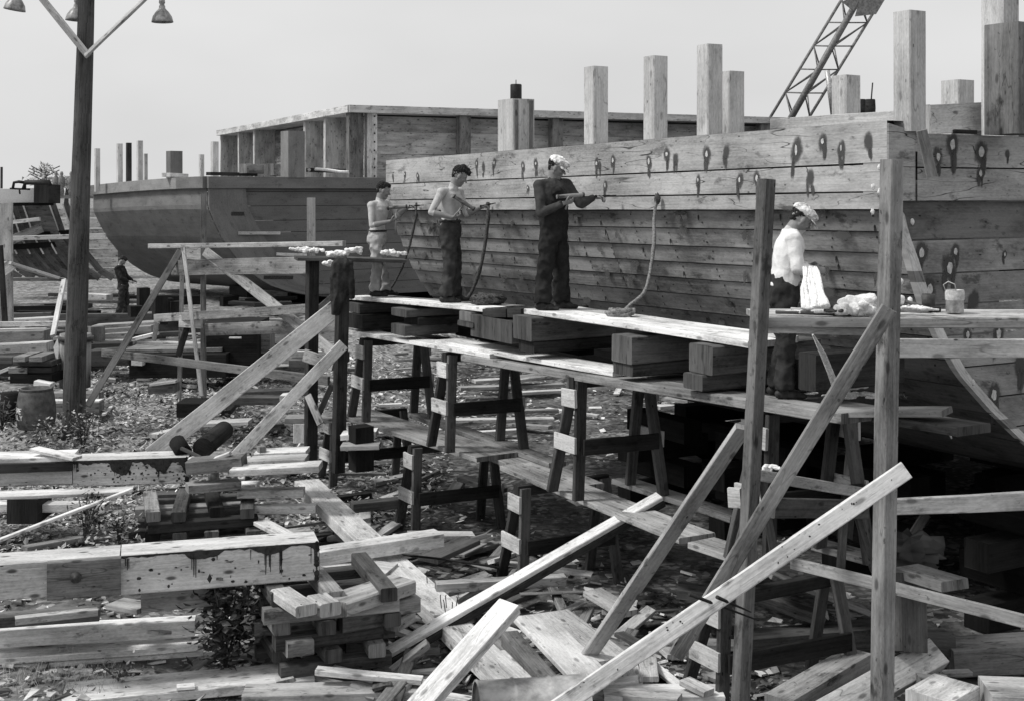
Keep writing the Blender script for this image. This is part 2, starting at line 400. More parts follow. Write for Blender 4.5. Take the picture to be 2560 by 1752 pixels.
# pitch-ringed plugs on the bow timbers, placed where the photograph has them
plugs = [('B', 905, 1090, 1), ('B', 950, 1110, 1), ('B', 1022, 1085, 1), ('B', 430, 1160, .7), ('B', 515, 1170, .8), ('B', 350, 1175, .7), ('B', 1213, 1105, 1), ('B', 1298, 1090, 1), ('B', 1700, 1090, 1), ('B', 1720, 1095, .7), ('B', 1808, 1070, 1), ('B', 2047, 1075, 1.1), ('B', 2165, 1030, 1.1), ('B', 2222, 1060, 1),
         ('B', 1757, 1235, .9), ('B', 1245, 1250, .6), ('C', 177, 1030, 1.25), ('C', 305, 1010, .9), ('C', 770, 1000, 1.6), ('C', 945, 945, 1.1), ('C', 1068, 990, 1.1), ('C', 1248, 940, 1.2), ('C', 120, 1200, .9), ('C', 395, 1200, 1.1), ('C', 510, 1190, 1), ('C', 862, 1180, 1.1)]
for i, (k, zx, zy, sz) in enumerate(plugs):
    p = onb(S(k, zx, zy), .004)
    smudge(wl, p, -VV, .062*sz*random.uniform(.8, 1.15), .095*sz, i, .11*sz*random.uniform(.5, 1.2))
    if i % 4 != 1: spot(wl, p - VV*.004 + UP*.01, -VV, .017*sz*random.uniform(.6, 1.2), .03*sz*random.uniform(.6, 1.1), 'plug', i+50)
wl.build('wale', barge)
bows = [(-.16, -.355), (-.355, -.55), (-.55, -.735), (-.735, -.915), (-.915, -1.1), (-1.1, -1.3), (-1.3, -1.52), (-1.52, -1.78), (-1.78, -2.05), (-2.05, -2.35), (-2.35, -2.7), (-2.7, -3.0), (-3.0, -3.12)]
pk = MB(); random.seed(11)
tones = [.62, .98, .88, .86, .8, .8, .78, .8, .7, .6, .6, .6, .6]  # first strake darkened as the wale's shadow, lower ones as underside shade
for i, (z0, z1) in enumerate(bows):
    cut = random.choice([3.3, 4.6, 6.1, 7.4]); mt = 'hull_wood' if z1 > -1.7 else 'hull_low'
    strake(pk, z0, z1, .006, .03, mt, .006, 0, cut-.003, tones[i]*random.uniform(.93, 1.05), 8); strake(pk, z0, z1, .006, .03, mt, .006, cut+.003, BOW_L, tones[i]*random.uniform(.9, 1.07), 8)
    if i < 8:
        for f in range(17):                     # nail heads at every frame
            s = .25 + f*.62
            for dz in (.3, .72):
                zz = z0 + (z1-z0)*dz + random.uniform(-.012, .012); p = bw_pt(s+random.uniform(-.03, .03), zz, .006+.024*dz+.006)
                spot(pk, p, -VV, .009, .011, 'nail_hole', f+i)
                if random.random() < .25: spot(pk, p+UP*.0-VV*.0005, -VV, .012, .014, 'nail_hole', f*i, .05)
for i in range(70):
    s = random.uniform(.2, BOW_L-.3); z = random.choice([q[0] for q in bows[:9]]) + random.uniform(-.12, .03); smudge(pk, bw_pt(s, z, .045), (-VV+UP*-.15).normalized(), random.uniform(.03, .16), random.uniform(.02, .07), i+300, .08 if i % 3 == 0 else 0)
pk.build('bow_planking', barge)
# side planking to the right of the corner
sd_ = MB()
def sd_pt(s, z, out=0): return A0 + VV*s - U*out + V((0, 0, EYE + z))
def side_strake(z0, z1, out, mat, s_end=9, tone=1, s_min=0, gap=.007):
    mi = sd_.slot(mat); n = 4; seg = 8; base = len(sd_.v); ou, ov = random.uniform(0, 40), random.uniform(0, 40); za = z0-gap; zb = z1+gap
    rows = [(za, -.05)] + [(za+(zb-za)*k/n, out) for k in range(n+1)] + [(zb, -.05)]
    for (z, o_) in rows:
        s0 = max(s_min, inset(z) - .02)
        for i in range(seg+1): sd_.v.append(sd_pt(s0+(s_end-s0)*(i/seg)**1.5, z, o_))
    for r in range(len(rows)-1):
        for i in range(seg):
            a = base+r*(seg+1)+i; b = a+1; c = b+seg+1; e = a+seg+1; u0 = ou+s_end*(i/seg)**1.5; u1 = ou+s_end*((i+1)/seg)**1.5; v0 = ov+rows[r][0]; v1 = ov+rows[r+1][0]
            sd_.face((a, e, c, b), ((u0, v0), (u0, v1), (u1, v1), (u1, v0)), mi, tone)
random.seed(5)
side_strake(.52, .215, .03, 'wale_wood', tone=.95, s_min=.34); side_strake(.215, -.085, .03, 'wale_wood', tone=1.0, s_min=.34)
zz = [-.085, -.43, -.735, -1.02, -1.3, -1.6, -1.9, -2.2, -2.5, -2.8, -3.12]
for i, (a, b) in enumerate(zip(zz, zz[1:])): side_strake(a, b, -.04, 'hull_wood', tone=(.5, .95, .8, 1.0, .95, .85, .8, .7, .6, .6)[i])  # strake below the ledge darkened for its shadow and stain
top = [sd_pt(.34, .515, .03), sd_pt(9, .515, .03), sd_pt(9, .515, -.3), sd_pt(.34, .515, -.3)]
sd_.poly(top, 'wale_wood', 1)
splugs = [('C', 1805, 960, 1.3), ('C', 1995, 1010, 1.4), ('C', 1710, 1040, 1.0), ('C', 2170, 1020, .5), ('C', 1990, 1150, .8), ('F', 1600, 140, 1.3), ('F', 1785, 240, 1.5), ('F', 1655, 380, 1.3), ('F', 1945, 460, 1.3), ('F', 2110, 675, 1.3), ('F', 1825, 130, .9), ('F', 2080, 1075, 1.4), ('F', 1905, 680, .9), ('F', 2255, 880, 1.3), ('F', 2150, 150, .5)]
def onside(p, out):
    o_ = A0 - U*out; k = (p[0]-1280)/FPX; d = (o_.x*U.x + o_.y*U.y)/(k*U.x + U.y); return at(p, d)
for i, (k, zx, zy, sz) in enumerate(splugs):
    up_ = S(k, zx, zy)[1] < 504; p = onside(S(k, zx, zy), .034 if up_ else -.036)
    smudge(sd_, p, -U, .075*sz, .10*sz, i+9, .12*sz)
    if i % 5 != 3: spot(sd_, p - U*.004, -U, .024*sz, .036*sz, 'plug', i+70)
sd_.build('side_planking', barge)
# corner timber and the pale chine strip that follows the rake
cm = MB()
for (z0, z1, t) in ((.60, .215, .95), (.215, -.085, 1.0)):
    a, b, c, e = sd_pt(.004, z0, .012), sd_pt(.335, z0-(.07 if z0 > .5 else 0), .012), sd_pt(.335, z1+.006, .012), sd_pt(.004, z1+.006, .012)
    cm.poly([a, e, c, b], 'wale_wood', t, [(0, a.z), (0, e.z), (.33, c.z), (.33, b.z)], .3, -U)
cm.poly([sd_pt(.0, .602, .012), sd_pt(.335, .532, .012), sd_pt(.335, .532, -.3), sd_pt(0, .602, -.3)], 'wale_wood', 1)
cm.build('corner_timber', barge)
sm_ = MB(); prv = None
zs = [.0-.1*i for i in range(31)]
for i in range(len(zs)-1):
    a, b = zs[i], zs[i+1]
    def cp(z, side, out): 
        n_ = .0; return sd_pt(inset(z)+side, z, out)
    q = [cp(a, -.03, .03), cp(b, -.03, .03), cp(b, .085, .03), cp(a, .085, .03)]
    sm_.poly(q, 'new_wood' if i % 7 else 'grey_wood', .9, [(a, 0), (b, 0), (b, .1), (a, .1)], .07, -U)
sm_.build('chine_strip', barge)
# deck, transom cap, framing the sheer
dk = MB()
dk.poly([Q(.1, -.3, EYE+.36), Q(BOW_L-.1, -.3, EYE+.23), Q(BOW_L-.1, -14, EYE+.23), Q(.1, -14, EYE+.36)][::-1], 'pale_wood', .8)
dk.poly([Q(BOW_L-.02, -.02, EYE+.4), Q(BOW_L-.02, -14, EYE+.4), Q(BOW_L-.02, -14, EYE-3.1), Q(BOW_L-.02, -5.0, EYE-3.1), Q(BOW_L-.02, -1.4, EYE-2.1), Q(BOW_L-.02, -.5, EYE-1.1), Q(BOW_L-.02, -.1, EYE-.3)], 'hull_wood', .8)
dk.poly([Q(0, -6, EYE-3.14), Q(BOW_L, -6, EYE-3.25), Q(BOW_L, -14, EYE-3.25), Q(0, -14, EYE-3.14)], 'dark_wood', .6)
dk.build('deck', barge)
# the cap rail plank that shows beyond the corner
p0 = at(S('C', 1630, 795), 13.2); p1 = at(S('C', 2560, 740), 14.6)
MB().box(p0, p1, .12, .3, 'pale_wood').build('coaming', barge)
p0 = at(S('C', 620, 842), 14.4); p1 = at(S('C', 1530, 790), 12.6)
MB().box(p0, p1, .1, .17, 'post_wood').build('coaming', barge)
# bitts and top timbers standing along the rail
def bitt(xc, ytop, off, b, mat='post_wood', base=.1, name='stanchion', a=None, tone=1, zb=None):
    s = s_of(xc, off); p = Q(s, off, 0); d = p.y; zt = EYE - (ytop-480)/FPX*d
    zb_ = EYE + base if zb is None else zb
    MB().box(V((p.x, p.y, zb_)), V((p.x, p.y, zt)), a or b, b, mat, VV, segs=3, tone=tone, warp=.002, ch=.012).build(name, barge)
    return V((p.x, p.y, zt))
random.seed(3)
bitt(1490, 168, -.16, .215); bitt(1639, 142, -.16, .2); bitt(1774, 113, -.16, .2); bitt(1829, 180, -.55, .2)
bitt(2274, 30, -.3, .205, tone=.97, zb=EYE+.53); bitt(2115, 190, -1.3, .215); bitt(2394, 202, -2.2, .24)
for (x_, y_, d_, b_, mt_, nm_, zb_, tn_) in ((2500, -120, 13.4, .28, 'post_wood', 'stanchion', .4, 1.05), (2532, 62, 11.9, .37, 'grey_wood', 'weathered_bitt', .515, .75)):
    p = at((x_, 480), d_); MB().box(V((p.x, d_, EYE+zb_)), V((p.x, d_, EYE-(y_-480)/FPX*d_)), b_, b_, mt_, VV, 3, tn_, .003, .03).build(nm_, barge)
# the broad boxed bitt with a tin standing on it
s = s_of(1290, -.4); c = Q(s, -.4, EYE+.1); zt = EYE + (480-250)/FPX*Q(s, -.4, 0).y
bx = MB(); bx.box(V((c.x, c.y, EYE+.1)), V((c.x, c.y, zt)), .42, .34, 'post_wood', VV, 2, .85, .002, .012)
for i, o_ in enumerate((-.115, .115)): 
    pp = c + VV*o_ - U*.19; bx.box(V((pp.x, pp.y, EYE+.1)), V((pp.x, pp.y, zt-.02)), .07, .05, 'grey_wood', VV, 2, .6)
bx.build('boxed_bitt', barge)
tp = V((c.x, c.y, zt)); k = MB(); k.lathe(tp, [(.075, 0), (.078, .01), (.078, .2), (.07, .21), (.0, .215)], 'dark_iron', 16); k.tube([tp+V((0, 0, .2)), tp+V((0, 0, .27))], .006, 'dark_iron', 6)
k.build('tin_can', None, 'dark tin can with a short handle standing on top of the broad boxed bitt', 'can')
# dark casks standing on the deck
p = at(S('C', 1258, 772), 21)
ck = MB(); ck.lathe(p, [(.078, 0), (.083, .01), (.09, .13), (.083, .26), (.078, .27), (.072, .27), (.072, .25)], 'dark_wood', 18)
ck.tube([p+V((.0, -.03, .1)), p+V((.03, -.05, .53))], .011, 'dark_wood', 6); ck.build('cask', None, 'dark wooden cask with a stick poking out, on the barge deck beside a pale stanchion', 'cask')
p = at(S('C', 1198, 774), 20.6); MB().lathe(p, [(.065, 0), (.072, .12), (.07, .26), (.066, .27), (.0, .27)], 'dark_wood', 18).build('cask', None, 'smaller dark cask half hidden between the pale stanchion and the cask with the stick', 'cask')
board('loose_plank', 'short weathered plank hanging at a slant from the barge corner beside the tall grey post', 'plank', at(S('C', 1600, 865), 11.2), at(S('C', 1670, 1170), 11.3), .03, .09, 'grey_wood', (1, -.3, 0))
board('pry_bar', 'short black iron bar lying on the rail at the top right of the barge', 'tool', at(S('C', 1815, 872), 11.7), at(S('C', 1960, 878), 11.75), .05, .035, 'dark_iron')
# =====================================================================
# behind: painted barge, cargo box barge, skeleton barge, crane, trees
# =====================================================================
random.seed(21)
C0 = at((518, 441), 38.0); C0.z = EYE + .45
PU = V((-.57, .8216, 0)); PV = V((.8216, .57, 0))       # along its bow, along its side
pb = thing('painted_barge', 'dark painted barge hull with a raked bow and pale plank trim, behind the light pole', 'barge', V((C0.x, C0.y, .9)))
PPROF = [(.5, 0), (-.45, 0), (-.9, .2), (-1.4, .45), (-1.9, .82), (-2.35, 1.25), (-2.75, 1.85), (-3.05, 2.7), (-3.25, 4.2), (-3.3, 5.5)]
def pin(z):
    for (a, ia), (b, ib) in zip(PPROF, PPROF[1:]):
        if b <= z <= a: return ia + (ib-ia)*(a-z)/(a-b)
    return 0 if z > 0 else PPROF[-1][1]
def pp_(s, v, z): return V((C0.x, C0.y, EYE+z)) + PU*s + PV*v
BL = 10.6
def camber(s): return -.22*(s/BL)**1.6
bm = MB()
rows = [.45-.12*i for i in range(31)]; rows = [z for z in rows if z > -3.3]
for r in range(len(rows)-1):
    for i in range(12):
        s0, s1 = BL*i/12, BL*(i+1)/12; z0, z1 = rows[r], rows[r+1]
        # the bow narrows slightly towards the bottom on its far side
        def q(s, z): 
            nr = 1 - .03*sstep(-z, .3, 3.0)
            return pp_(s*nr, pin(z), z + camber(s))
        m_ = 'painted_trim' if z0 > -.5 else 'painted_hull'
        bm.poly([q(s0, z0), q(s1, z0), q(s1, z1), q(s0, z1)], m_, (1.25 if .1 < z0 else 1.0 if z0 > -.5 else .95), [(s0, z0), (s1, z0), (s1, z1), (s0, z1)])
bm.sm = [True]*len(bm.f)
bm.build('bow_planking', pb)
sd2 = MB(); seams = [.45, .0, -.42, -.85, -1.2, -1.6, -2.0, -2.4, -2.8, -3.2]
for a, b in zip(seams, seams[1:]):
    for k in range(3):
        z0 = a - (.007 if k == 0 else 0) + (b-a)*k/3; z1 = a + (b-a)*(k+1)/3 + (.007 if k == 2 else 0); i0, i1 = pin(z0)+.0, pin(z1)+.0
        sd2.poly([pp_(-.0, i0, z0), pp_(0, i1, z1), pp_(0, 16, z1), pp_(0, 16, z0)], 'painted_hull', 1.0, [(i0, z0), (i1, z1), (16, z1), (16, z0)], .1 if k == 2 else 0, -PU)
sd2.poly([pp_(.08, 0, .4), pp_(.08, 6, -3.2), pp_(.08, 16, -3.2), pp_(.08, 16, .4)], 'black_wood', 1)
sd2.build('side_planking', pb)
tr = MB()
tr.box(pp_(-.08, -.02, .27), pp_(-.08, 16, .27), .16, .34, 'painted_trim', UP, 12, 1.0)
for i in range(10):
    s0, s1 = BL*i/10, BL*(i+1)/10; tr.box(pp_(s0, -.07, .27+camber(s0)), pp_(s1, -.07, .27+camber(s1)), .14, .34, 'painted_trim', UP, 1, 1.5 if 1 < i < 9 else 1.0, .001)
tr.build('rub_rail', pb)
st = MB(); z = .1
pts = [(.1-.16*i) for i in range(21)]
for a, b in zip(pts, pts[1:]):
    st.poly([pp_(-.10, pin(a)+.02, a), pp_(-.10, pin(b)+.02, b), pp_(-.10, pin(b)+1.15+.12*(-b), b), pp_(-.10, pin(a)+1.15+.12*(-a), a)], 'painted_trim', .95, [(a, 0), (b, 0), (b, 1), (a, 1)], .12, -PU)
st.build('corner_planking', pb)
dd = MB(); dd.poly([pp_(0, .0, .445), pp_(0, 16, .445), pp_(BL, 16, .22), pp_(BL, 0, .22)], 'grey_wood', 1.4); dd.build('deck', pb)
for (x0, x1, y, h) in ((1530, 1615, 1418, 22), (1745, 1940, 1840, 24)):
    a = S('A', x0, y); b = S('A', x1, y); 
    def ons(p, out=.14):
        o_ = V((C0.x, C0.y, 0)) - PU*out; k_ = (p[0]-1280)/FPX; d_ = (o_.x*PU.x+o_.y*PU.y)/(k_*PU.x+PU.y); return at(p, d_)
    hs = MB(); hs.box(ons(a, .08), ons(b, .08), .06, .11, 'pitch', UP, 1, .5); hs.build('hawse_slot', pb)
def sboard(x0, y0, x1, y1, w, k='A'):
    a = ons(S(k, x0, y0), .16); b = ons(S(k, x1, y1), .16); return MB().box(a, b, .05, w, 'new_wood', UP)
sboard(1580, 1546, 1855, 1546, .09).build('batten', pb); sboard(1830, 148+1537, 2030, 1537+155, .09).build('batten', pb)
for (x0, x1, yt, dz, mt, tn) in ((623, 665, 985, 45, 'post_wood', 1), (770, 815, 953, 46, 'post_wood', 1.1), (832, 874, 948, 46.5, 'dark_wood', 1.4), (903, 949, 934, 45, 'post_wood', .95), (950, 980, 1020, 47, 'post_wood', .8), (1098, 1212, 1003, 46, 'painted_trim', .9), (1316, 1354, 1025, 48, 'post_wood', 1), (1393, 1450, 940, 45, 'post_wood', 1.05), (1857, 2022, 872, 39.6, 'painted_trim', 1.25)):
    x = (x0+x1)/2/2.65; wd = (x1-x0)/2.65/FPX*dz/1.37; p = at((x, 460), dz); zt = EYE - (yt/2.65-480)/FPX*dz
    MB().box(V((p.x, p.y, EYE+(.42 if x0 > 1800 else .0))), V((p.x, p.y, zt)), wd, wd, mt, PV, 2, tn, .003, .01).build('deck_post', pb)
for (x0, x1, y, t, mt) in ((1380, 1690, 1152, .1, 'dark_wood'), (1610, 1790, 1118, .28, 'grey_wood'), (1780, 1850, 1125, .35, 'grey_wood'), (1100, 1220, 1160, .12, 'new_wood'), (2050, 2270, 1128, .12, 'dark_wood')):
    a, b = at(S('A', x0, y), 40), at(S('A', x1, y+6), 41)
    board('deck_timber', 'timber lying on the painted barge deck, %s' % {1380: 'thin dark one near the middle', 1610: 'broad grey one beside the square block', 1780: 'short stub against the square block', 1100: 'pale wedge under the dark square post', 2050: 'dark curved one right of the square block'}[x0], 'timber', a, b, .3, t, mt)
ro = MB(); ro.tube([at(S('A', x, y), 40) for x, y in ((2040, 1130), (2100, 1122), (2170, 1128), (2250, 1140), (2310, 1142))], .05, 'cotton', 6)
ro.build('rope', None, 'pale rope end lying on the painted barge deck by the box corner', 'rope')
# keel blocks under the painted barge
kb = 0
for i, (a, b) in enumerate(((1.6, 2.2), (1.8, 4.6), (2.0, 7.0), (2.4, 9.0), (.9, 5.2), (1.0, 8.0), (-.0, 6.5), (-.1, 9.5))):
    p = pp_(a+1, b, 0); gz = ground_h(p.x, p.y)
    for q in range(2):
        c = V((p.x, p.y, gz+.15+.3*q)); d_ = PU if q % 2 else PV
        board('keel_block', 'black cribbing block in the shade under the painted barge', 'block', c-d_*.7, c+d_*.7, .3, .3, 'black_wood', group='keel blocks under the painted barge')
# ---------------- third barge with the tall cargo box ----------------
BD = 46.0; BC = at((878, 264), BD); bz = BC.z; BUu = V((-.42, .907, 0)).normalized(); BVv = V((.907, .42, 0)).normalized()
cb = thing('cargo_box_barge', 'barge behind with a tall plank cargo box, outside stanchions and a pale cap rail', 'barge', V((BC.x, BC.y, 1)))
def bq(s, v, z): return V((BC.x, BC.y, 0)) + BUu*s + BVv*v + UP*z
zb = EYE + .25; LB = 20.8; RB = 34
wm = MB(); wm.sm = []
n = 9
for i in range(n):
    za = zb + (bz-.3-zb)*i/n; zc = zb + (bz-.3-zb)*(i+1)/n - .003
    random.seed(100+i); t = random.uniform(.75, 1.1)
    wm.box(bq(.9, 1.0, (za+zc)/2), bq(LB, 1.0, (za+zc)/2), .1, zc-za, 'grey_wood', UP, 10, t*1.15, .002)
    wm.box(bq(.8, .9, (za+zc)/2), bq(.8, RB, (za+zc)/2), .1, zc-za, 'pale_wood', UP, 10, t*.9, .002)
wm.box(bq(1.0, 1.12, (zb+bz)/2-.1), bq(LB, 1.12, (zb+bz)/2-.1), .08, bz-zb-.2, 'old_wood', UP, 2, 1); wm.box(bq(.92, 1.0, (zb+bz)/2-.1), bq(.92, RB, (zb+bz)/2-.1), .08, bz-zb-.2, 'old_wood', UP, 2, 1)
wm.build('box_planking', cb)
cr = MB(); cr.box(bq(-.05, 0.45, bz-.12), bq(LB+.2, .45, bz-.12), 1.2, .26, 'pale_wood', UP, 12, 1.1, .001); cr.box(bq(.4, -.1, bz-.118), bq(.4, RB, bz-.118), 1.1, .26, 'pale_wood', UP, 12, 1.0, .001)
cr.build('cap_rail', cb)
def onlw(x, off=0):       # on the left wall plane
    o_ = V((BC.x, BC.y, 0)); k_ = (x-1280)/FPX; nrm = V((BUu.y, -BUu.x, 0)); d_ = (o_.dot(nrm))/(k_*nrm.x+nrm.y); return V((k_*d_, d_, 0))
for x in (1457, 1575, 1677, 2012, 2145):
    p = onlw(x/2.65); MB().box(p+UP*zb+BVv*.5, p+UP*(bz-.25)+BVv*.5, .26 if x != 1457 else .2, .95, 'pale_wood', BVv, 2, .9, .002).build('stanchion', cb)
def onrw(x):
    o_ = V((BC.x, BC.y, 0)); k_ = (x-1280)/FPX; nrm = V((BVv.y, -BVv.x, 0)); d_ = (o_.dot(nrm))/(k_*nrm.x+nrm.y); return V((k_*d_, d_, 0))
for (x0, x1, tn, mt) in ((850+60/2.65, 850+158/2.65, .55, 'grey_wood'), (850+180/2.65, 850+250/2.65, 1.1, 'pale_wood'), (850+790/2.65, 850+872/2.65, .7, 'grey_wood'), (850+1405/2.65, 850+1485/2.65, .7, 'grey_wood'), (850+2050/2.65, 850+2120/2.65, .7, 'grey_wood'), (1900, 1930, .7, 'grey_wood')):
    p = onrw((x0+x1)/2) ; wd = (x1-x0)/FPX*p.y/.907*.9
    MB().box(p+UP*zb+BUu*.2, p+UP*(bz-.25)+BUu*.2, wd, .36, mt, BUu, 2, tn, .002).build('stanchion', cb)
hb = MB()
for s_, v_ in ((0, 0),):
    a, b, c, e = bq(.3, .3, 0), bq(LB, .3, 0), bq(LB, RB, 0), bq(.3, RB, 0)
    for p, q2 in ((a, b), (e, a), (c, e), (b, c)):
        hb.poly([p+UP*zb, q2+UP*zb, q2+UP*1, p+UP*1], 'painted_hull', 1)
    hb.poly([a+UP*zb, e+UP*zb, c+UP*zb, b+UP*zb], 'dark_wood')
hb.build('hull', cb)
bt = MB()
for k_ in range(9):
    p = onrw(850+228/2.65) + UP*(zb+.3+k_*.3) - BUu*.02
    bt.lathe(p, [(.035, 0), (.03, .02), (0, .025)], 'dark_iron', 6, -BUu)
bt.build('bolt', cb)
# ---------------- skeleton barge at the far left ----------------
sk = thing('barge_skeleton', 'half built barge frame with curved ribs and a white covered rail, at the left edge', 'barge', at((60, 800), 44))
kx = MB()
for i in range(9):
    x0 = -120 + i*33; pts = []
    for (dx, y) in ((0, 510), (12, 545), (27, 590), (52, 635), (85, 675), (118, 696)): pts.append(at((x0+dx+20, y), 43.5 + i*.25))
    for a, b in zip(pts, pts[1:]): kx.box(a, b, .05, .22, 'old_wood' , V((.3, .2, 1)), 1, 1.2, .001)
    for a, b in zip(pts[:4], pts[1:4]): kx.box(a+V((-.05, -.17, 0)), b+V((-.05, -.17, 0)), .045, .05, 'new_wood', V((.3, .2, 1)), 1, 1.0, .001)
kx.build('rib', sk)
kp = MB(); kp.poly([at((-60, 512), 44.6), at((120, 508), 44.6), at((150, 590), 44.8), at((200, 655), 45), at((250, 700), 45.5), at((120, 700), 45.5), at((-60, 640), 45)][::-1], 'old_wood', 1.6)
for y in (585, 612): kp.box(at((-20, y+10), 43.2), at((215, y-6), 46), .2, .18, 'black_wood', UP, 3)
kp.box(at((30, 556), 43), at((100, 548), 43), .12, .12, 'new_wood'); kp.box(at((30, 600), 43.3), at((105, 570), 43.5), .1, .3, 'grey_wood')
kp.build('planking', sk)
ks = MB(); ks.box(at((-90, 492), 43.2), at((108, 488), 44), .5, .48, 'white_paint', UP, 4); ks.build('rail', sk)
ks = MB(); ks.box(at((103, 484), 43.3), at((133, 486), 44.2), .5, .62, 'dark_wood', UP, 2); ks.box(at((-60, 514), 43.2), at((134, 510), 44), .5, .1, 'black_wood', UP, 3); ks.build('end_block', sk)
cl_ = MB()
cl_.tube([at(p, 43) for p in ((32, 472), (35, 457), (47, 455), (60, 457))], .05, 'dark_iron', 6); cl_.tube([at(p, 43) for p in ((60, 472), (63, 457), (124, 456), (126, 465))], .08, 'dark_iron', 6); cl_.tube([at(p, 43) for p in ((25, 472), (75, 474))], .03, 'dark_iron', 6); cl_.tube([at(p, 43) for p in ((48, 473), (50, 486))], .03, 'dark_iron', 6)
cl_.build('pipe_clamp', None, 'black bent iron pipes clamped over the white rail of the barge skeleton', 'clamp')
kh = MB()
for i, (y, t) in enumerate(((535, 1.3), (560, 1.45), (586, 1.2), (612, 1.3), (637, 1.1), (660, 1.2), (685, .9))): kh.box(at((80, y), 56), at((300, y-3), 54), .25, 22/FPX*55, 'grey_wood', UP, 6, t*.8, .01)
kh.build('lumber_wall', None, 'stacked pale plank wall of a far hull showing behind the light pole', 'hull')
# ---------------- crane ----------------
cd = 62.0; cr_ = thing('crane', 'lattice boom of a crane rising behind the barges, steel plates at its upper joint', 'crane', at((1960, 480), cd))
def cpt(x, y, dd_=0): return at((x, y), cd + dd_)
# two faces of the boom: near pair and far pair of chords
ch_ = [((1929, 286), (2122, 0-40), 0), ((1981, 286), (2160, -8-40), -.6), ((2030, 286), (2235, -45), 0), ((1940, 286), (2135, -40), 1.2)]
chord = {}
c1 = (cpt(1928, 290), cpt(2140, -60)); c2 = (cpt(1978, 292, -.8), cpt(2178, -60, -.8)); c3 = (cpt(2024, 292), cpt(2240, -60)); c4 = (cpt(1985, 292, .8), cpt(2185, -60, .8))
for i, (a, b) in enumerate((c1, c2, c3, c4)):
    m_ = MB(); a2 = a - (b-a)*.3; m_.tube([a2, b], .07 if i != 1 else .13, 'steel', 6); m_.build('chord', cr_)
def lac(a, b, n_, r=.035):
    m_ = MB()
    for i in range(n_):
        k0, k1 = i/n_, (i+1)/n_; p, q = (a, b) if i % 2 else (b, a)
        m_.tube([p[0].lerp(p[1], k0), q[0].lerp(q[1], k1)], r, 'steel', 5); m_.tube([a[0].lerp(a[1], k1), b[0].lerp(b[1], k1)], r, 'steel', 5)
    m_.build('lacing', cr_)
lac(c1, c2, 6); lac(c2, c3, 6); lac(c1, c4, 6); lac(c4, c3, 6)
pl = MB(); pl.poly([cpt(*S('C', 1072, 12), -1.3), cpt(*S('C', 1150, 75), -1.3), cpt(*S('C', 1185, 5), -1.3), cpt(*S('C', 1170, -25), -1.3)], 'steel', .8, None, .06, V((0, -1, 0)))
pl.poly([cpt(*S('C', 1160, 110), -1.3), cpt(*S('C', 1300, 95), -1.3), cpt(*S('C', 1375, -30), -1.3), cpt(*S('C', 1200, -30), -1.3)], 'steel', .8, None, .06, V((0, -1, 0)))
pl.build('joint_plate', cr_)
m_ = MB(); m_.tube([cpt(*S('C', 975, 470), -1.5), cpt(*S('C', 1015, 770), -1.5)], .12, 'tin', 8); m_.build('guy_pole', None, 'thin pale pole standing between the crane boom and the short stanchion', 'pole')
# ---------------- far trees, far field ----------------
def far_tree(x, y, d, hgt, rad, label, seed, dens=260, name='tree'):
    random.seed(seed); base = at((x, y), d); t = thing(name, label, 'tree', base, 'trees on the horizon')
    m_ = MB(); m_.tube([base-UP*2, base+V((.2, 0, hgt*.5)), base+V((0, 0, hgt*.95))], .3, 'stem', 6, rs=[.35, .2, .05])
    for i in range(9):
        a = random.uniform(0, 6.28); h0 = random.uniform(.3, .7)*hgt; m_.tube([base+UP*h0, base+V((math.cos(a)*rad*.8, math.sin(a)*rad*.5, h0+hgt*.28))], .07, 'stem', 5)
    m_.build('trunk', t)
    c = MB()
    for i in range(dens):
        a = random.uniform(0, 6.28); r_ = rad*random.random()**.5; hh = random.uniform(.25, 1)*hgt; r_ *= math.sin(math.pi*min(.95, (hh/hgt)*.8+.15))
        p = base + V((math.cos(a)*r_, math.sin(a)*r_, hh)); q = V((random.uniform(-1, 1), random.uniform(-1, 1), random.uniform(-1, 1)))*.45; q2 = V((random.uniform(-1, 1), random.uniform(-1, 1), random.uniform(-1, 1)))*.45
        c.poly([p, p+q, p+q2], 'leaf_far')
    c.build('crown', t)
far_tree(110, 475, 170, 3.3, 2.5, 'thin airy tree on the horizon behind the white covered rail', 3, 200)
far_tree(165, 478, 175, 1.7, 1.6, 'low rounded bush on the horizon just left of the light pole', 4, 200, 'bush')
far_tree(185, 478, 175, 2.0, 1.5, 'second low bush on the horizon, half behind the light pole', 5, 160, 'bush')
for i, (x, w_) in enumerate(((140, 1), (154, 1), (178, 1))):
    b = at((x, 490), 120); m_ = MB(); m_.lathe(b, [(.2, 0), (.28, .4), (.2, .7), (.35, 1.1), (.3, 1.6), (.12, 1.8), (.17, 2.0), (.1, 2.2)], 'steel', 8)
    m_.build('far_post', None, ('stubby dark post far off in the field, leftmost of three', 'stubby dark post far off in the field, middle of three', 'stubby dark post far off in the field, against the light pole')[i], 'post')
m_ = MB(); m_.box(at((-30, 493), 140), at((420, 492), 150), .3, .35, 'grey_wood', UP, 8); m_.build('far_fence', None, 'low pale rail running across the far field at the left', 'fence')
m_ = MB(); m_.tube([at((3, 590), 60), at((4, 418), 60)], .06, 'dark_wood', 6); m_.build('mast', None, 'very thin dark mast at the left edge', 'pole')
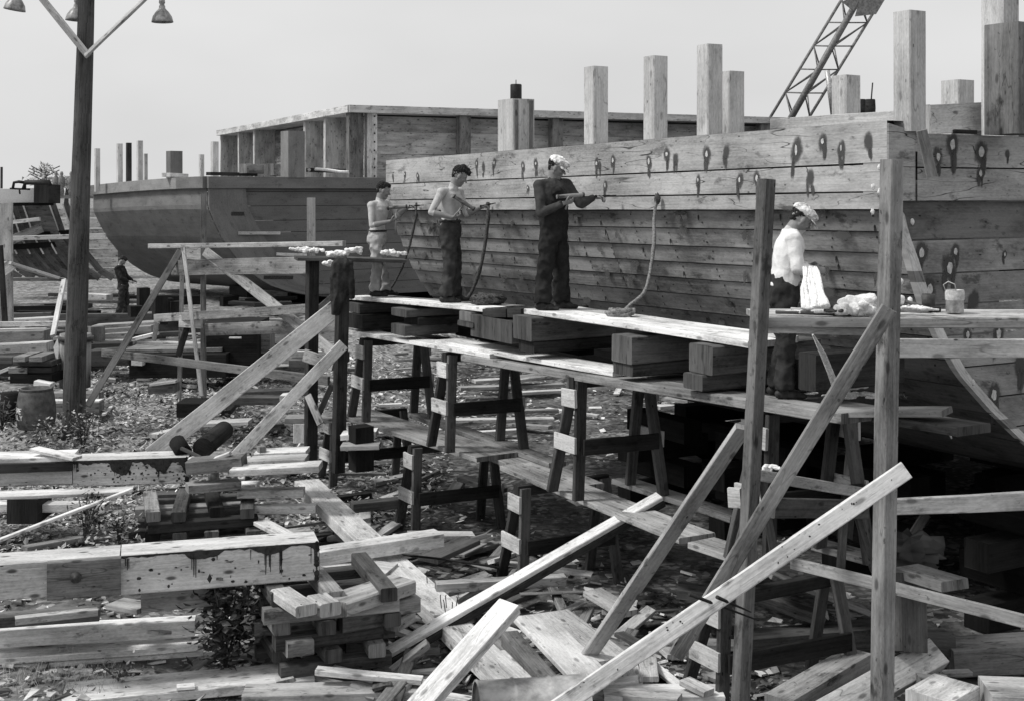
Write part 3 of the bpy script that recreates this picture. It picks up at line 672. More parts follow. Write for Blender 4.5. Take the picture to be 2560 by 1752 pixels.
# ---------------- light pole with three lamps ----------------
D0 = 21.2; base = at((182, 1069), D0); gz = ground_h(base.x, base.y); base.z = gz - .1
lp = thing('light_pole', 'tall rough wooden light pole with a pale V brace and three bell shaded lamps', 'light pole', V((base.x, base.y, gz)))
tp = at((219, -90), D0); m_ = MB(); N = 16
pts = [base.lerp(tp, i/N) + V((.012*noise.noise(V((i*.5, 1, 0))), 0, 0)) for i in range(N+1)]
m_.tube(pts, .18, 'pole_wood', 16, rs=[.183-.062*(i/N)+.004*noise.noise(V((i*1.7, 0, 2))) for i in range(N+1)]); m_.build('pole', lp)
vx = at((219, 138), D0-.21)
for (x, y) in ((107-6, -8), (363+8, -8)):
    e = at((x, y), D0-.26); e2 = vx + (e-vx)*1.35; MB().box(vx + (vx-e).normalized()*.03 + V((0, -.0 if x < 200 else -.045, 0)), e2 + V((0, -.0 if x < 200 else -.045, 0)), .045, .11, 'pale_wood', (1, 0, 1) if x > 200 else (-1, 0, 1), 4, 1).build('brace', lp)
ca = MB(); ca.box(at((-40, -60), D0-.2), at((470, -60), D0-.2), .1, .1, 'grey_wood', UP, 4); ca.build('crossarm', lp)
def lamp(x, y, tilt, dd_, yoff=0):
    c = at((x, y), D0+dd_); ax = V((tilt, 0, 1)); 
    l = MB(); l.lathe(c, [(.012, .36), (.045, .355), (.05, .31), (.035, .28), (.05, .25), (.05, .22), (.075, .19), (.10, .165), (.15, .09), (.165, .03), (.172, 0), (.168, -.003), (.158, .03), (.14, .09), (.09, .16), (.0, .17)], 'enamel', 24, ax, closed=False)
    lo = l.build('lamp_shade', lp); 
    b_ = MB(); b_.lathe(c+ax*.02, [(0, -.0), (.035, .02), (.04, .06), (.02, .12)], 'tin', 10, ax); b_.build('bulb', lp)
    s_ = MB(); s_.tube([c+ax*.35, c+ax*.40, V((c.x+tilt*.2, D0-.2+dd_*.6, EYE+(480+60)/FPX*D0))], .012, 'iron', 6); s_.build('lamp_stem', lp)
lamp(406, 56, -.02, -.15); lamp(36, 26, .16, -.15); lamp(190, 52, .05, .3)
# =====================================================================
# staging along the bow
# =====================================================================
random.seed(31)
ZU, ZL, ZW = EYE-1.38, EYE-1.88, EYE-3.25       # tops of upper planks, lower platform, trestle planks
def sp(k, zx, zy, off): p = onb(S(k, zx, zy), off); return (p - A0 + VV*off).dot(U), p.z
def along(name, label, cat, a, b, o0, o1, t, mat, group=None, **k):
    """plank running along the hull; a, b = (s, ztop); o0..o1 offsets in front of the bow"""
    w = abs(o1-o0); off = (o0+o1)/2
    p0 = Q(a[0], off, a[1]-t/2); p1 = Q(b[0], off, b[1]-t/2)
    return board(name, label, cat, p0, p1, w, t, mat, UP, group, **k)
# upper planks (the men stand on them)
a = sp('E', 50, 424, .98); b = sp('E', 962, 503, .98)
zu_far, zu_mid = a[1], b[1]
along('staging_plank', 'narrow pale plank under the two shirtless men, far half of the upper walkway', 'plank', (a[0], a[1]), (b[0], b[1]), .68, .98, .055, 'new_wood', tone=1.2)
along('staging_plank', 'back plank beside the pale narrow one, behind the shirtless men\'s feet', 'plank', (a[0]-.2, a[1]-.003), (b[0]+.1, b[1]-.003), .36, .665, .05, 'grey_wood', tone=1)
a2 = sp('E', 1215, 510, .98); b2 = sp('F', 448, 725, .98)
along('staging_plank', 'wide pale plank that the man in the white cap and overalls stands on', 'plank', (a2[0], a2[1]), (b2[0], b2[1]-.0), .60, .98, .06, 'new_wood', tone=1.25)
along('staging_plank', 'pale inner plank carrying the coil of oakum, beside the wide one under the overalls man', 'plank', (a2[0]-.05, a2[1]-.0), (b2[0]+.12, b2[1]), .28, .585, .06, 'new_wood', tone=1.15)
for i, (x0, x1) in enumerate(((965, 1118), (1128, 1218))):
    aa = sp('E', x0, 510, .98); bb = sp('E', x1, 510, .98)
    along('timber_block', ('dark block end bridging the gap between the two walkway planks, left one', 'dark block end bridging the gap between the two walkway planks, right one')[i], 'block', aa, bb, .1, 1.02, .1, 'dark_wood')
def zup(s, a=a, b=b, a2=a2, b2=b2): 
    if s > b[0]: k = (s-a[0])/(b[0]-a[0]); return a[1]+(b[1]-a[1])*k
    if s > a2[0]: return min(b[1], a2[1])
    k = (s-a2[0])/(b2[0]-a2[0]); return a2[1]+(b2[1]-a2[1])*k
# lower platform
l0 = sp('E', 45, 650, 1.06); l1 = sp('E', 1250, 850, 1.06); l2 = sp('F', 0, 1062, 1.06); l3 = sp('F', 870, 1160, 1.06)
def zlo(s, l0=l0, l1=l1, l2=l2, l3=l3):
    for p, q in ((l0, l1), (l1, l2), (l2, l3)):
        if s >= q[0]: return p[1] + (q[1]-p[1])*(s-p[0])/(q[0]-p[0])
    return l3[1]
print('ZLOW', l0, l1, l2, l3, 'ZUP', a, b, a2, b2)
along('staging_plank', 'long bright front plank of the lower walkway, far half below the shirtless men', 'plank', (l0[0], l0[1]+.0), (l1[0]+.9, zlo(l1[0]+.9)), .74, 1.06, .055, 'new_wood', tone=1.1)
along('staging_plank', 'grey weathered front plank of the lower walkway, near half running to the cap man\'s feet', 'plank', (l1[0]+1.6, zlo(l1[0]+1.6)-.06), (l3[0]-.35, l3[1]-.0), .74, 1.07, .085, 'grey_wood', tone=1.1)
along('staging_plank', 'inner plank of the lower walkway, next to the hull', 'plank', (l0[0], l0[1]-.01), (l3[0]-1.2, l3[1]-.01), .34, .72, .07, 'old_wood', tone=1.1)
aa = sp('E', 630, 680, 1.0); bb = sp('E', 1806, 868, 1.0)
along('staging_plank', 'short bright plank lying on top of the lower walkway between the blocks', 'plank', (aa[0], zlo(aa[0])+.05), (bb[0], zlo(bb[0])+.05), .6, 1.0, .05, 'new_wood', tone=1.15)
board('staging_plank', 'splintered pale plank end sticking out at the right under the white rags', 'plank', onb(S('F', 1000, 1195), .95), onb(S('F', 1770, 1188), .55), .28, .05, 'grey_wood')
# blocks between lower and upper walkway
def block(k, zx0, zx1, zt, zb_, off0, off1, mat, label, tone=1, name='timber_block'):
    s0 = s_of(S(k, zx0, 0)[0], off0); s1 = s_of(S(k, zx1, 0)[0], off0); sc_ = (s0+s1)/2
    p = onb((S(k, (zx0+zx1)/2, 0)[0], 480), off0); d = p.y; z1 = EYE-(S(k, 0, zt)[1]-480)/FPX*d; z0 = EYE-(S(k, 0, zb_)[1]-480)/FPX*d
    z1 = min(z1, zup(sc_)-.062) if z1 > zup(sc_)-.3 else z1
    board(name, label, 'block', Q(sc_, off0, (z0+z1)/2), Q(sc_, off1, (z0+z1)/2), abs(s0-s1), z1-z0, mat, UP, tone=tone, segs=2, ch=.012)
for args in (
    ('E', 55, 130, 470, 535, 1.0, -.0, 'old_wood', 'weathered block at the far end of the walkway, upper of two'),
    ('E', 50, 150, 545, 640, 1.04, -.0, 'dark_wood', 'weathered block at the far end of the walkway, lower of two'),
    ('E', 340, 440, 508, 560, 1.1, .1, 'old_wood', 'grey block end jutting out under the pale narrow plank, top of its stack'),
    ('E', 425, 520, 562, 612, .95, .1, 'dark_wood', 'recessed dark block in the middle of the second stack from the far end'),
    ('E', 338, 430, 612, 682, 1.12, .1, 'old_wood', 'grey block end jutting out at the bottom of the second stack from the far end'),
    ('E', 790, 870, 528, 590, 1.02, .1, 'old_wood', 'pale block under the far plank end, near the oakum bale', 1.8),
    ('E', 778, 880, 592, 628, 1.06, .1, 'old_wood', 'thin middle block of the stack under the oakum bale'),
    ('E', 865, 1140, 570, 715, 1.04, .6, 'old_wood', 'broad worn block of planks under the oakum bale'),
    ('E', 1146, 1270, 558, 715, 1.12, -.0, 'old_wood', 'large stained block under the start of the wide pale plank'),
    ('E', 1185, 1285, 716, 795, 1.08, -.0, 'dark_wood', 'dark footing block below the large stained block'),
    ('E', 1800, 1935, 686, 865, 1.12, -.1, 'old_wood', 'large grey block in the middle of the wide pale plank', 1.5),
    ('E', 1810, 1940, 867, 948, 1.10, -.1, 'old_wood', 'lower grey block beneath the large grey one at mid plank'),
    ('F', 62, 215, 745, 938, 1.10, -.2, 'old_wood', 'large dark-faced block at the near end of the wide pale plank', 1.3),
    ('F', 22, 150, 940, 1042, 1.14, -.2, 'old_wood', 'footing block at the near end, left of the grey frame post'),
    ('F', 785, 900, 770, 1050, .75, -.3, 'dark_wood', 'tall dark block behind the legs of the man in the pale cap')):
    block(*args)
# dark bulk of blocking seen between the stacks
for i, (s_, l) in enumerate(((7.0, 1.0), (4.9, .9), (2.9, 1.1), (1.2, .9))):
    board('bearer', 'dark timber laid along the hull between the blocks, %s' % ('farthest of four', 'second farthest of four', 'third of four', 'nearest of four')[i], 'timber', Q(s_-l/2, .22, zlo(s_)+.15), Q(s_+l/2, .22, zlo(s_)+.15), .22, .28, 'black_wood')
# trestle planks (lowest level)
def wpl(label, A_, B_, w, mat, off, tone=1, t=.06, z0=None, z1=None):
    pa = onz(S(*A_), (z0 or ZW)); pb_ = onz(S(*B_), (z1 or z0 or ZW)); inn = VV*w/2
    return board('trestle_plank', label, 'plank', pa+inn-UP*t/2, pb_+inn-UP*t/2, w, t, mat, UP, tone=tone)
wpl('long grey plank carrying the far trestles, lowest level, front row', ('E', -40, 1192), ('E', 900, 1490), .6, 'grey_wood', 1, 1.1)
wpl('long worn plank carrying the near trestles, lowest level, front row', ('H', 1062, 30), ('H', 2250, 510), .42, 'grey_wood', 1, 1.6)
wpl('continuation plank of the front row, passing behind the leaning braces', ('I', 45, 535), ('I', 330, 628), .34, 'grey_wood', 1, 1.3)
wpl('overlapping plank under the joint of the front row, seen between the trestles', ('E', 880, 1440), ('H', 1500, 175), .5, 'grey_wood', 1, 1.3, z0=ZW-.062)
wpl('grey inner plank under the rear trestle legs, far half', ('E', 450, 1200), ('E', 1385, 1530), .24, 'grey_wood', .4, 1.15)
wpl('grey inner plank under the rear trestle legs, near half', ('H', 1800, 118), ('I', 330, 372), .24, 'grey_wood', .4, 1.1)
wpl('inner plank passing behind the crossed braces toward the tall right post', ('I', 860, 545), ('I', 1270, 655), .24, 'grey_wood', .4, 1.0)
def trestle(s, o0, o1, ztop, zbot, label, mat='dark_wood', splay=.30, group='trestles', beam=True, legw=.085, leg_t=.1, gus=True):
    """sawhorse with its beam square to the hull between offsets o0 (front) and o1"""
    c = Q(s, o0, zbot); t = thing('trestle', label, 'trestle', c, group); h = ztop-zbot
    lo = -UP*0
    def P(ds, off, z): return Q(s+ds, off, z)
    if beam: MB().box(P(0, o0+.06, ztop-.06), P(0, o1-.06, ztop-.06), .09, .12, mat, UP, 2).build('beam', t)
    for off in (o0-.02, o1+.02):
        front = off > (o0+o1)/2
        for sg in (1, -1):
            d_ = (.46 if sg > 0 else -.06)*splay/.3 if front else (.30 if sg > 0 else -.32)*splay/.3
            MB().box(P(d_, off+(.03 if front else -.03), zbot), P(.07*sg, off, ztop-.03), .125, .055, mat, U, 3, random.uniform(1.5, 3.0)).build('leg', t)
        if gus and (front or random.random() < .3):
            of2 = off + (.085 if front else -.085); kt = .28; kb = .56
            for (kk, hh) in ((.17, .19), (.55, .17)):
                zz_ = ztop-h*kk; hi = (.07+(.39 if front else .23)*splay/.3*kk)+.03; lo_ = (-.07 + (.01 if front else -.25)*splay/.3*kk)-.03
                MB().box(P(hi, of2, zz_+random.uniform(-.01, .01)), P(lo_, of2, zz_), .03, hh, 'pale_wood', UP, 1, random.uniform(.85, 1.15), ch=.003).build('gusset', t)  # pale gussets against dark legs: side light painted into the wood colours
    for sg in ((-1,) if True else ()):
        zz_ = ztop-h*.56; MB().box(P(-.15*splay/.3, o0-.0, zz_), P(-.24*splay/.3, o1, zz_), .035, .17, mat, UP, 2, .7).build('stretcher', t)
    return t
for i, (x, k) in enumerate(((205, 'E'), (765, 'E'), (1625, 'E'), (650, 'F'))):
    s_ = s_of(S(k, x, 0)[0], .98)+.12; zt = zlo(s_)-.075
    trestle(s_, 1.02, .12, zt, ZW+.005, 'trestle under the lower walkway, %s' % ('farthest of the upper row', 'second from the far end of the upper row', 'third from the far end of the upper row', 'nearest of the upper row, behind frame posts')[i], group='upper row of trestles')
low = ((2240, 'D', 1.02, 'farthest, beside the dark end post'), (540, 'H', 1.0, 'second from the far end'), (1260, 'H', .98, 'middle one with a bright gusset'), (345, 'I', 1.2, 'nearest, by the crossing braces'))
for i, (x, k, off, lb) in enumerate(low):
    s_ = s_of(S(k, x, 0)[0], off)+.14
    g0 = ground_h(Q(s_, off, 0).x, Q(s_, off, 0).y)
    trestle(s_, off+.04, -.1, ZW-.066 - (.2 if i == 3 else 0), g0-.03, 'trestle standing on the ground under the lowest planks, '+lb, group='lower row of trestles')
# a short trestle between the frame posts with paint dabs on its beam
pa, pb_ = at(S('I', 462, 82), 10.6), at(S('I', 1200, 205), 11.6)
t = thing('low_trestle', 'short trestle with a white dabbed top between the two frame posts', 'trestle', V(((pa.x+pb_.x)/2, (pa.y+pb_.y)/2, 1.5)))
MB().box(pa, pb_, .12, .09, 'pale_wood', UP, 4, .95).build('beam', t)
for f, dx in ((.06, -.2), (.1, .12), (.85, -.05), (.9, .22)):
    q = pa.lerp(pb_, f); MB().box(V((q.x+dx, q.y+dx*.3, q.z-.72)), q-UP*.03, .09, .06, 'old_wood', (1, 0, 0), 2, 1.1).build('leg', t)
a_, b_ = at(S('I', 620, 310), 10.55), at(S('I', 1240, 320), 11.5); MB().box(a_, b_, .04, .16, 'old_wood', UP, 3, 1).build('stretcher', t)
MB().box(at(S('I', 322, 240), 10.75), at(S('I', 405, 245), 10.7), .05, .16, 'pale_wood', UP, 1, 1.1).build('gusset', t)
# ------- frame of posts at the far end of the walkway -------
def stick(name, label, cat, k0, z0, k1, z1, d0, d1, w, t, mat, up=(0, -1, 0), group=None, **kw):
    a = at(S(k0, *z0), d0); b = at(S(k1, *z1), d1); return board(name, label, cat, a, b, w, t, mat, up, group, **kw)
ds = 18.6
stick('staging_post', 'dark square post at the far end of the walkway, left of the pair', 'post', 'D', (2070, 190), 'D', (2060, 1535), ds, ds, .15, .15, 'dark_wood', VV, tone=1.1)
stick('staging_post', 'dark square post with a jacket hung on it, right of the pair', 'post', 'D', (2275, 205), 'D', (2240, 1590), ds-.6, ds-.6, .15, .15, 'dark_wood', VV, tone=1.2)
stick('staging_post', 'thin pale upright board rising behind the bundles of cotton', 'post', 'D', (2062, -225), 'D', (2062, 200), 20.5, 20.5, .13, .05, 'grey_wood')
stick('brace', 'long bright diagonal plank from the ground up to the far end posts', 'brace', 'D', (2225, 505), 'D', (1000, 1480), ds-.4, 17.8, .24, .05, 'new_wood', (.3, -1, .2), tone=.95)
stick('brace', 'second bright diagonal plank, shorter, in front of the right end post', 'brace', 'D', (2275, 745), 'H', (-700, -20), 17.9, 16.9, .16, .05, 'new_wood', (.4, -1, .3), tone=.95)
stick('brace', 'dark short brace rising to the right behind the far end post', 'brace', 'D', (2100, 530), 'D', (2225, 420), ds+.3, ds+.3, .12, .05, 'old_wood', tone=1.4)
stick('brace', 'pale splintered board slanting between the two end posts', 'brace', 'D', (2015, 815), 'D', (2210, 880), ds-.3, ds-.5, .17, .04, 'pale_wood')
stick('brace', 'thin pale lath below the splintered board, slanting down right', 'brace', 'D', (2040, 1080), 'D', (2125, 1270), ds-.2, ds-.4, .1, .04, 'pale_wood')
stick('brace', 'dark thin diagonal between the end posts near the ground', 'brace', 'D', (2200, 1010), 'D', (2025, 1390), ds+.2, ds+.4, .08, .05, 'old_wood')
stick('hanging_board', 'small pale board hanging left of the end post near the ground', 'board', 'D', (1980, 1270), 'D', (1980, 1395), ds-.1, ds-.1, .15, .03, 'new_wood')
# mid-left frame of thin poles
dm = 22.5; M_ = [
    ('D', (1350, -250), 'D', (1350, 1130), 22.3, 22.3, .085, .06, 'old_wood', 1.8, 'tallest thin upright of the light pole-frame, left of the pale diagonal'),
    ('D', (1210, 110), 'D', (1185, 1200), 23, 23, .07, .05, 'grey_wood', 1.1, 'left upright of the light pole frame'),
    ('D', (1215, 105), 'D', (1335, 1085), 22.0, 21.6, .06, .05, 'pale_wood', 1.1, 'slightly leaning pale lath inside the light pole frame'),
    ('D', (1195, 125), 'D', (580, 1150), 22.8, 21.5, .11, .05, 'old_wood', 1.6, 'grey diagonal prop reaching down to the left beside the light pole'),
    ('D', (1360, 130), 'D', (2210, 800), 22.1, 19.2, .16, .05, 'grey_wood', 1.35, 'pale diagonal board falling from the frame top to the end posts'),
    ('D', (990, 95), 'D', (2280, 78), 22.6, 19.8, .07, .08, 'pale_wood', 1.0, 'top rail of the light pole frame, running to the cotton bundles'),
    ('D', (1225, 130), 'D', (1340, 135), 22.5, 22.3, .04, .26, 'pale_wood', 1.0, 'short pale board just under the top rail'),
    ('D', (1140, 240), 'D', (2040, 222), 22.9, 19.8, .05, .26, 'grey_wood', 1.0, 'broad grey board running right below the top rail'),
    ('D', (1030, 572), 'D', (2035, 508), 23, 19.5, .06, .14, 'grey_wood', 1.15, 'middle rail sloping gently up to the right'),
    ('D', (1370, 648), 'D', (2230, 618), 22.2, 19.5, .06, .20, 'grey_wood', 1.0, 'lower rail, broad and grey'),
    ('D', (680, 798), 'D', (2180, 985), 22.6, 19.0, .05, .13, 'old_wood', 1.7, 'long thin board slanting down right across the frame near the ground'),
    ('D', (1190, 592), 'D', (1335, 600), 22.3, 22.1, .05, .2, 'pale_wood', 1.0, 'short pale crosspiece at the knee of the frame'),
    ('D', (1255, 585), 'D', (1180, 820), 22.4, 22.4, .1, .05, 'dark_wood', 1.2, 'dark prop beneath the knee of the frame'),
    ('D', (-20, 45), 'D', (700, 25), 30, 30, .08, .1, 'pale_wood', 1.0, 'far pale rail crossing behind the light pole near the top left'),
    ('D', (-20, 315), 'D', (430, 315), 30, 30, .08, .08, 'old_wood', 1.9, 'lower thin far rail at the left edge'),
    ('D', (40, -190), 'D', (45, 600), 29.5, 29.5, .28, .1, 'pale_wood', .8, 'broad pale upright at the left edge'),
    ('D', (0, 90), 'D', (35, 620), 28, 28, .1, .1, 'dark_wood', 1, 'thin dark upright at the left edge beside the broad pale one'),
    ('D', (50, 205), 'D', (370, 305), 29, 30, .28, .06, 'pale_wood', 1, 'pale board sloping down right at the left edge'),
    ('D', (-20, 290), 'D', (80, 215), 29, 29, .25, .06, 'pale_wood', .95, 'pale board sloping down left at the left edge'),
    ('D', (425, 320), 'D', (350, 690), 27, 25.5, .1, .06, 'pale_wood', 1, 'thin pale prop leaning just left of the light pole'),
    ('D', (-20, 612), 'D', (440, 608), 26.5, 26.5, .1, .1, 'pale_wood', 1, 'pale ground rail left of the light pole'),
    ('D', (1040, 600), 'D', (1020, 720), 25, 25, .08, .06, 'grey_wood', 1, 'short stub prop behind the grey diagonal')]
for (k0, z0, k1, z1, d0, d1, w_, t_, mt, tn, lb) in M_: stick('staging_board', lb, 'board', k0, z0, k1, z1, d0, d1, w_, t_, mt, (0, -1, 0) if abs(z0[0]-z1[0]) < abs(z0[1]-z1[1])*3 else UP, 'boards of the light pole frame and far rails', tone=tn)
# ------- near frame at the right: two posts, braces, table -------
stick('frame_post', 'tall weathered post left of the man in the pale cap, tar stain at mid height', 'post', 'C', (572, 1190), 'I', (385, 1900), 9.6, 9.45, .10, .10, 'grey_wood', VV, tone=.62)
stick('frame_post', 'tallest weathered post at the right, nail holed, in front of the barge corner', 'post', 'C', (1405, 1060), 'I', (1335, 1900), 9.35, 9.3, .12, .12, 'grey_wood', VV, tone=1.05)
ts = MB(); 
for (z0, z1, x) in ((120, 330, 0),):
    p = at(S('F', 547, 232), 9.47); 
    for i in range(5): spot(ts, p + V((-.055+.03*i, -.0, random.uniform(-.01, .02))), V((.5, -.866, 0)), .02, .045, 'pitch', i, .02)
stick('brace', 'grey diagonal brace from the tallest post down to the lower left', 'brace', 'F', (1385, 505), 'I', (-30, 1290), 9.2, 9.35, .115, .04, 'grey_wood', (0, -1, 0), tone=1.0)
stick('brace', 'bright new diagonal plank in the right foreground, nail holed, crossing both posts', 'brace', 'I', (1500, 55), 'H', (900, 2000), 9.12, 9.12, .125, .04, 'new_wood', (0, -1, .1), tone=1.08)
stick('brace', 'spotted prop leaning from the left frame post down to the ground behind', 'brace', 'F', (418, 1290), 'H', (1500, 1500), 9.75, 12.0, .125, .05, 'pale_wood', (.3, -1, .2), tone=.8, w1=.14)
stick('rail', 'bright horizontal rail board at the right edge, below the table', 'rail', 'F', (1450, 768), 'F', (2400, 768), 9.45, 9.6, .04, .135, 'new_wood', UP, tone=.95)
stick('rail', 'pale rail board rising to the right edge below the barge', 'rail', 'I', (1420, 300), 'I', (2400, 255), 9.5, 9.7, .04, .115, 'new_wood', UP, tone=.95, t1=.14)
stick('rail', 'grey rail board slanting down to the right edge near the ground', 'rail', 'I', (740, 675), 'I', (2400, 1090), 11.4, 9.7, .04, .10, 'grey_wood', UP, tone=1.4)
zt_ = EYE-.915
tb = thing('work_bench', 'rough plank bench beside the man in the pale cap, running out at the right edge', 'bench', V((2.6, 10, zt_-.2)))
x0 = at(S('F', 520, 545), 9.7).x; x1 = 5.2
MB().box((x0, 9.66, zt_-.04), (x1, 9.66, zt_-.05), .05, .075, 'grey_wood', UP, 6, 1.25, warp=.002).build('front_board', tb)
MB().box((x0+.02, 9.85, zt_-.02), (x1, 9.85, zt_-.03), .3, .045, 'pale_wood', UP, 6, 1.0, warp=.002).build('top_plank', tb)
MB().box((x0+.02, 10.17, zt_-.02), (x1, 10.17, zt_-.03), .3, .045, 'pale_wood', UP, 6, .9, warp=.002).build('top_plank', tb)
MB().box(at(S('F', 518, 642), 9.74), at(S('F', 1290, 664), 9.74), .05, .055, 'pale_wood', UP, 3, .95).build('under_board', tb)
for x_ in (at(S('F', 640, 0), 10.2).x,): MB().box((x_+.05, 10.2, zt_-.04), (x_+.05, 10.2, zt_-.18), .08, .08, 'grey_wood', (1, 0, 0), 1).build('cleat', tb)
for x_ in (4.6,): MB().box((x_, 10.1, zt_-.04), (x_, 10.1, 0), .1, .1, 'grey_wood', (1, 0, 0), 3).build('leg', tb)
# =====================================================================
# lumber lying about the yard
# =====================================================================
random.seed(41)
# local zoom frames: (origin, scale) of four closer looks at the photograph
ORG2 = dict(J=((1500, 900), 3.976), K=((0, 780), 3.976), L=((450, 780), 3.976), M=((2060, 1300), 3.518))
_S = S
def S(k, zx, zy):
    if k in ORG2: o, s_ = ORG2[k]; return (o[0]+zx/s_, o[1]+zy/s_)
    return _S(k, zx, zy)
def lum(label, k0, a, k1, b, z0, z1, w, t, mat, name='plank', up=UP, tone=None, group=None, cat=None, **kw):
    """board whose near top edge runs from image point a to b at heights z0, z1"""
    p, q = onz(S(k0, *a), z0), onz(S(k1, *b), z1)
    d, s, n = frame(q-p, V(up)); 
    if s.y < 0: s = -s
    if n.z < 0: n = -n
    return board(name, label, cat or {'plank': 'plank', 'timber': 'timber', 'timber_block': 'block', 'beam': 'beam', 'log': 'log', 'scrap': 'scrap wood'}.get(name, 'board'), p+s*w/2-n*t/2, q+s*w/2-n*t/2, w, t, mat, up, group, tone=tone, **kw)
# --- the two great stained beams, each a thing with its parts ---
def big_beam(label, joint, k, far, near, zt, h, dep, joint_img, stain=True, wleft=.9, mott=False):
    p, q = onz(S(k, *far), zt), onz(S(k, *near), zt); t = thing('beam', label, 'beam', V(((p.x+q.x)/2, (p.y+q.y)/2, zt-h)))
    d = (q-p).normalized(); s = V((-d.y, d.x, 0)); j = onz(S(k, *joint_img), zt); j = p + d*((j-p).dot(d))
    m_ = MB(); m_.box(j+s*dep/2-UP*h/2, q+s*dep/2-UP*h/2, dep, h, 'beam_wood', UP, 8, 1.0, .002, .012)
    nn = V((d.y, -d.x, 0))
    L_ = (q-j).length
    if stain:                    # creosote brushed on the top edge, run down the face
        def edge(f):
            e_ = .022 + .11*max(0, noise.noise(V((f*5.5, 3+zt, 0)))) + .018*noise.noise(V((f*30, 1, 0))) + .05*sstep(f, .68, .75)*(1-sstep(f, .8, .86)) + .05*sstep(f, .3, .34)*(1-sstep(f, .46, .52))
            return max(.008, e_*(1.0 if not mott else 1.7+1.2*f))
        N = 70
        for i in range(N):
            f0, f1 = i/N, (i+1)/N; h0, h1 = edge(f0), edge(f1)
            a_, b_ = j+d*L_*f0+nn*.004, j+d*L_*f1+nn*.004
            m_.poly([a_-UP*h0, b_-UP*h1, b_-UP*.004, a_-UP*.004], 'pitch')
        for f, c, ln in ((.03, 5, .13), (.36, 4, .24), (.48, 1, .13), (.73, 6, .26), (.79, 6, .25), (.64, 1, .12), (.97, 3, .2)):
            for _ in range(c):
                x_ = f + random.uniform(-.018, .018); l_ = ln*random.uniform(.5, 1)*h/.36; w_ = random.uniform(.003, .007); a_ = j+d*L_*x_+nn*.0045-UP*.03
                m_.poly([a_-d*w_, a_-d*w_*.5-UP*l_, a_+d*w_*.5-UP*l_, a_+d*w_], 'pitch')
        for _ in range(26 if not mott else 75):
            x_ = random.random()**(1 if not mott else .6); zz_ = random.uniform(.2, .9)*h; spot(m_, j+d*L_*x_+nn*.004-UP*zz_, nn, random.uniform(.004, .02), random.uniform(.004, .016), 'pitch', _)
        m_.poly([q+nn*.0-UP*.01+d*.006, q-UP*h*.95+d*.006, q+s*dep-UP*h*.95+d*.006, q+s*dep-UP*.01+d*.006], 'pitch')
        for i in range(8):
            zz_ = h*(i+.5)/8; spot(m_, q-d*.02+nn*.004-UP*zz_, nn, .02+.012*math.sin(i*2.2), h/12, 'pitch', i+3)
    m_.build('stained_length', t)
    m_ = MB(); m_.box(p+s*dep/2-UP*(h*wleft/2+.0), j+s*dep/2-d*.01-UP*(h*wleft/2+.0), dep*.96, h*wleft, 'beam_wood', UP, 6, .95, .002, .012); m_.build('plain_length', t)
    return t, p, q, j, d, s, nn
Z1_ = EYE-3.24
t, p, q, j, d, s, nn = big_beam('huge sawn beam in the left foreground, pale top, tar drips down its near face', 0, 'G', (-250, 700), (2112, 532), Z1_, .36, .40, (800, 652))
m_ = MB(); c = j - d*.62 - UP*.165 + nn*.035
m_.box(c-d*.0, c+d*.62, .035*2, .335, 'grey_wood', UP, 2, .75, .002, .01); m_.build('splice_block', t)
m_ = MB(); m_.lathe(c+d*.24+nn*.036+UP*.02, [(.05, 0), (.048, .012), (.022, .014), (.02, .03), (0, .032)], 'iron', 14, nn); m_.build('bolt', t)
Z2_ = EYE-3.44
t2, p2, q2, j2, d2, s2, n2 = big_beam('second sawn beam behind the foreground one, mottled with tar, end resting on a crib', 0, 'D', (-260, 1536), (1248, 1488), Z2_, .34, .46, (468, 1530), mott=True)
m_ = MB(); m_.box(p2+s2*.2+UP*.03, j2+s2*.2+UP*.03, .5, .06, 'new_wood', UP, 5, 1.1); m_.build('top_plank', t2)
m_ = MB(); a_ = p2+n2*.04-UP*.06; m_.box(a_, j2+n2*.04-UP*.06, .07, .12, 'dark_wood', UP, 5, 1.3); m_.build('side_board', t2)
lum('pale board lying aslant on the far side of the mottled beam', 'K', (290, 1355), 'K', (720, 1450), Z2_+.16, Z2_+.08, .2, .04, 'new_wood')
# --- cribs of short timbers ---
def crib(cx, cy, zt, layers, L, n, tw, th, yaw, names, mats, jit=.07, zr=None):
    k = 0
    z = zt
    for li in range(layers):
        z -= th; dv = V((math.cos(yaw), math.sin(yaw), 0)) if li % 2 else V((math.cos(yaw+1.571), math.sin(yaw+1.571), 0)); pv = V((-dv.y, dv.x, 0))
        for i in range(n):
            o_ = (i-(n-1)/2)/(max(1, n-1)) * (L-tw) ; c = V((cx, cy, z+th/2)) + pv*(o_+random.uniform(-jit, jit)) + dv*random.uniform(-jit*1.6, jit*1.6)
            dd_ = (dv + pv*random.uniform(-.07, .07)).normalized(); ll = L*random.uniform(.85, 1.12)
            lay = ('top layer', 'second layer', 'third layer', 'fourth layer', 'fifth layer', 'bottom layer')[min(li, 5)] if li < layers-1 else 'bottom layer'
            pos = (('left', 'middle', 'right') if n == 3 else ('leftmost', 'inner left', 'inner right', 'rightmost'))[i]
            board('timber_block', 'short timber of the %s, %s, %s one' % (names, lay, pos), 'block', c-dd_*ll/2, c+dd_*ll/2, tw, th-.004, mats[(li+i) % len(mats)], UP, names, tone=random.uniform(.75, 1.25), segs=2, ch=.012, warp=.003)
g = onz(S('G', 1950, 900), EYE-3.62)
crib(g.x+.12, g.y+.75, Z1_-.37, 6, 1.15, 3, .16, .13, .35, 'crib under the foreground beam', ['old_wood', 'grey_wood', 'old_wood'])
g = onz(S('G', 1300, 260), EYE-3.85)
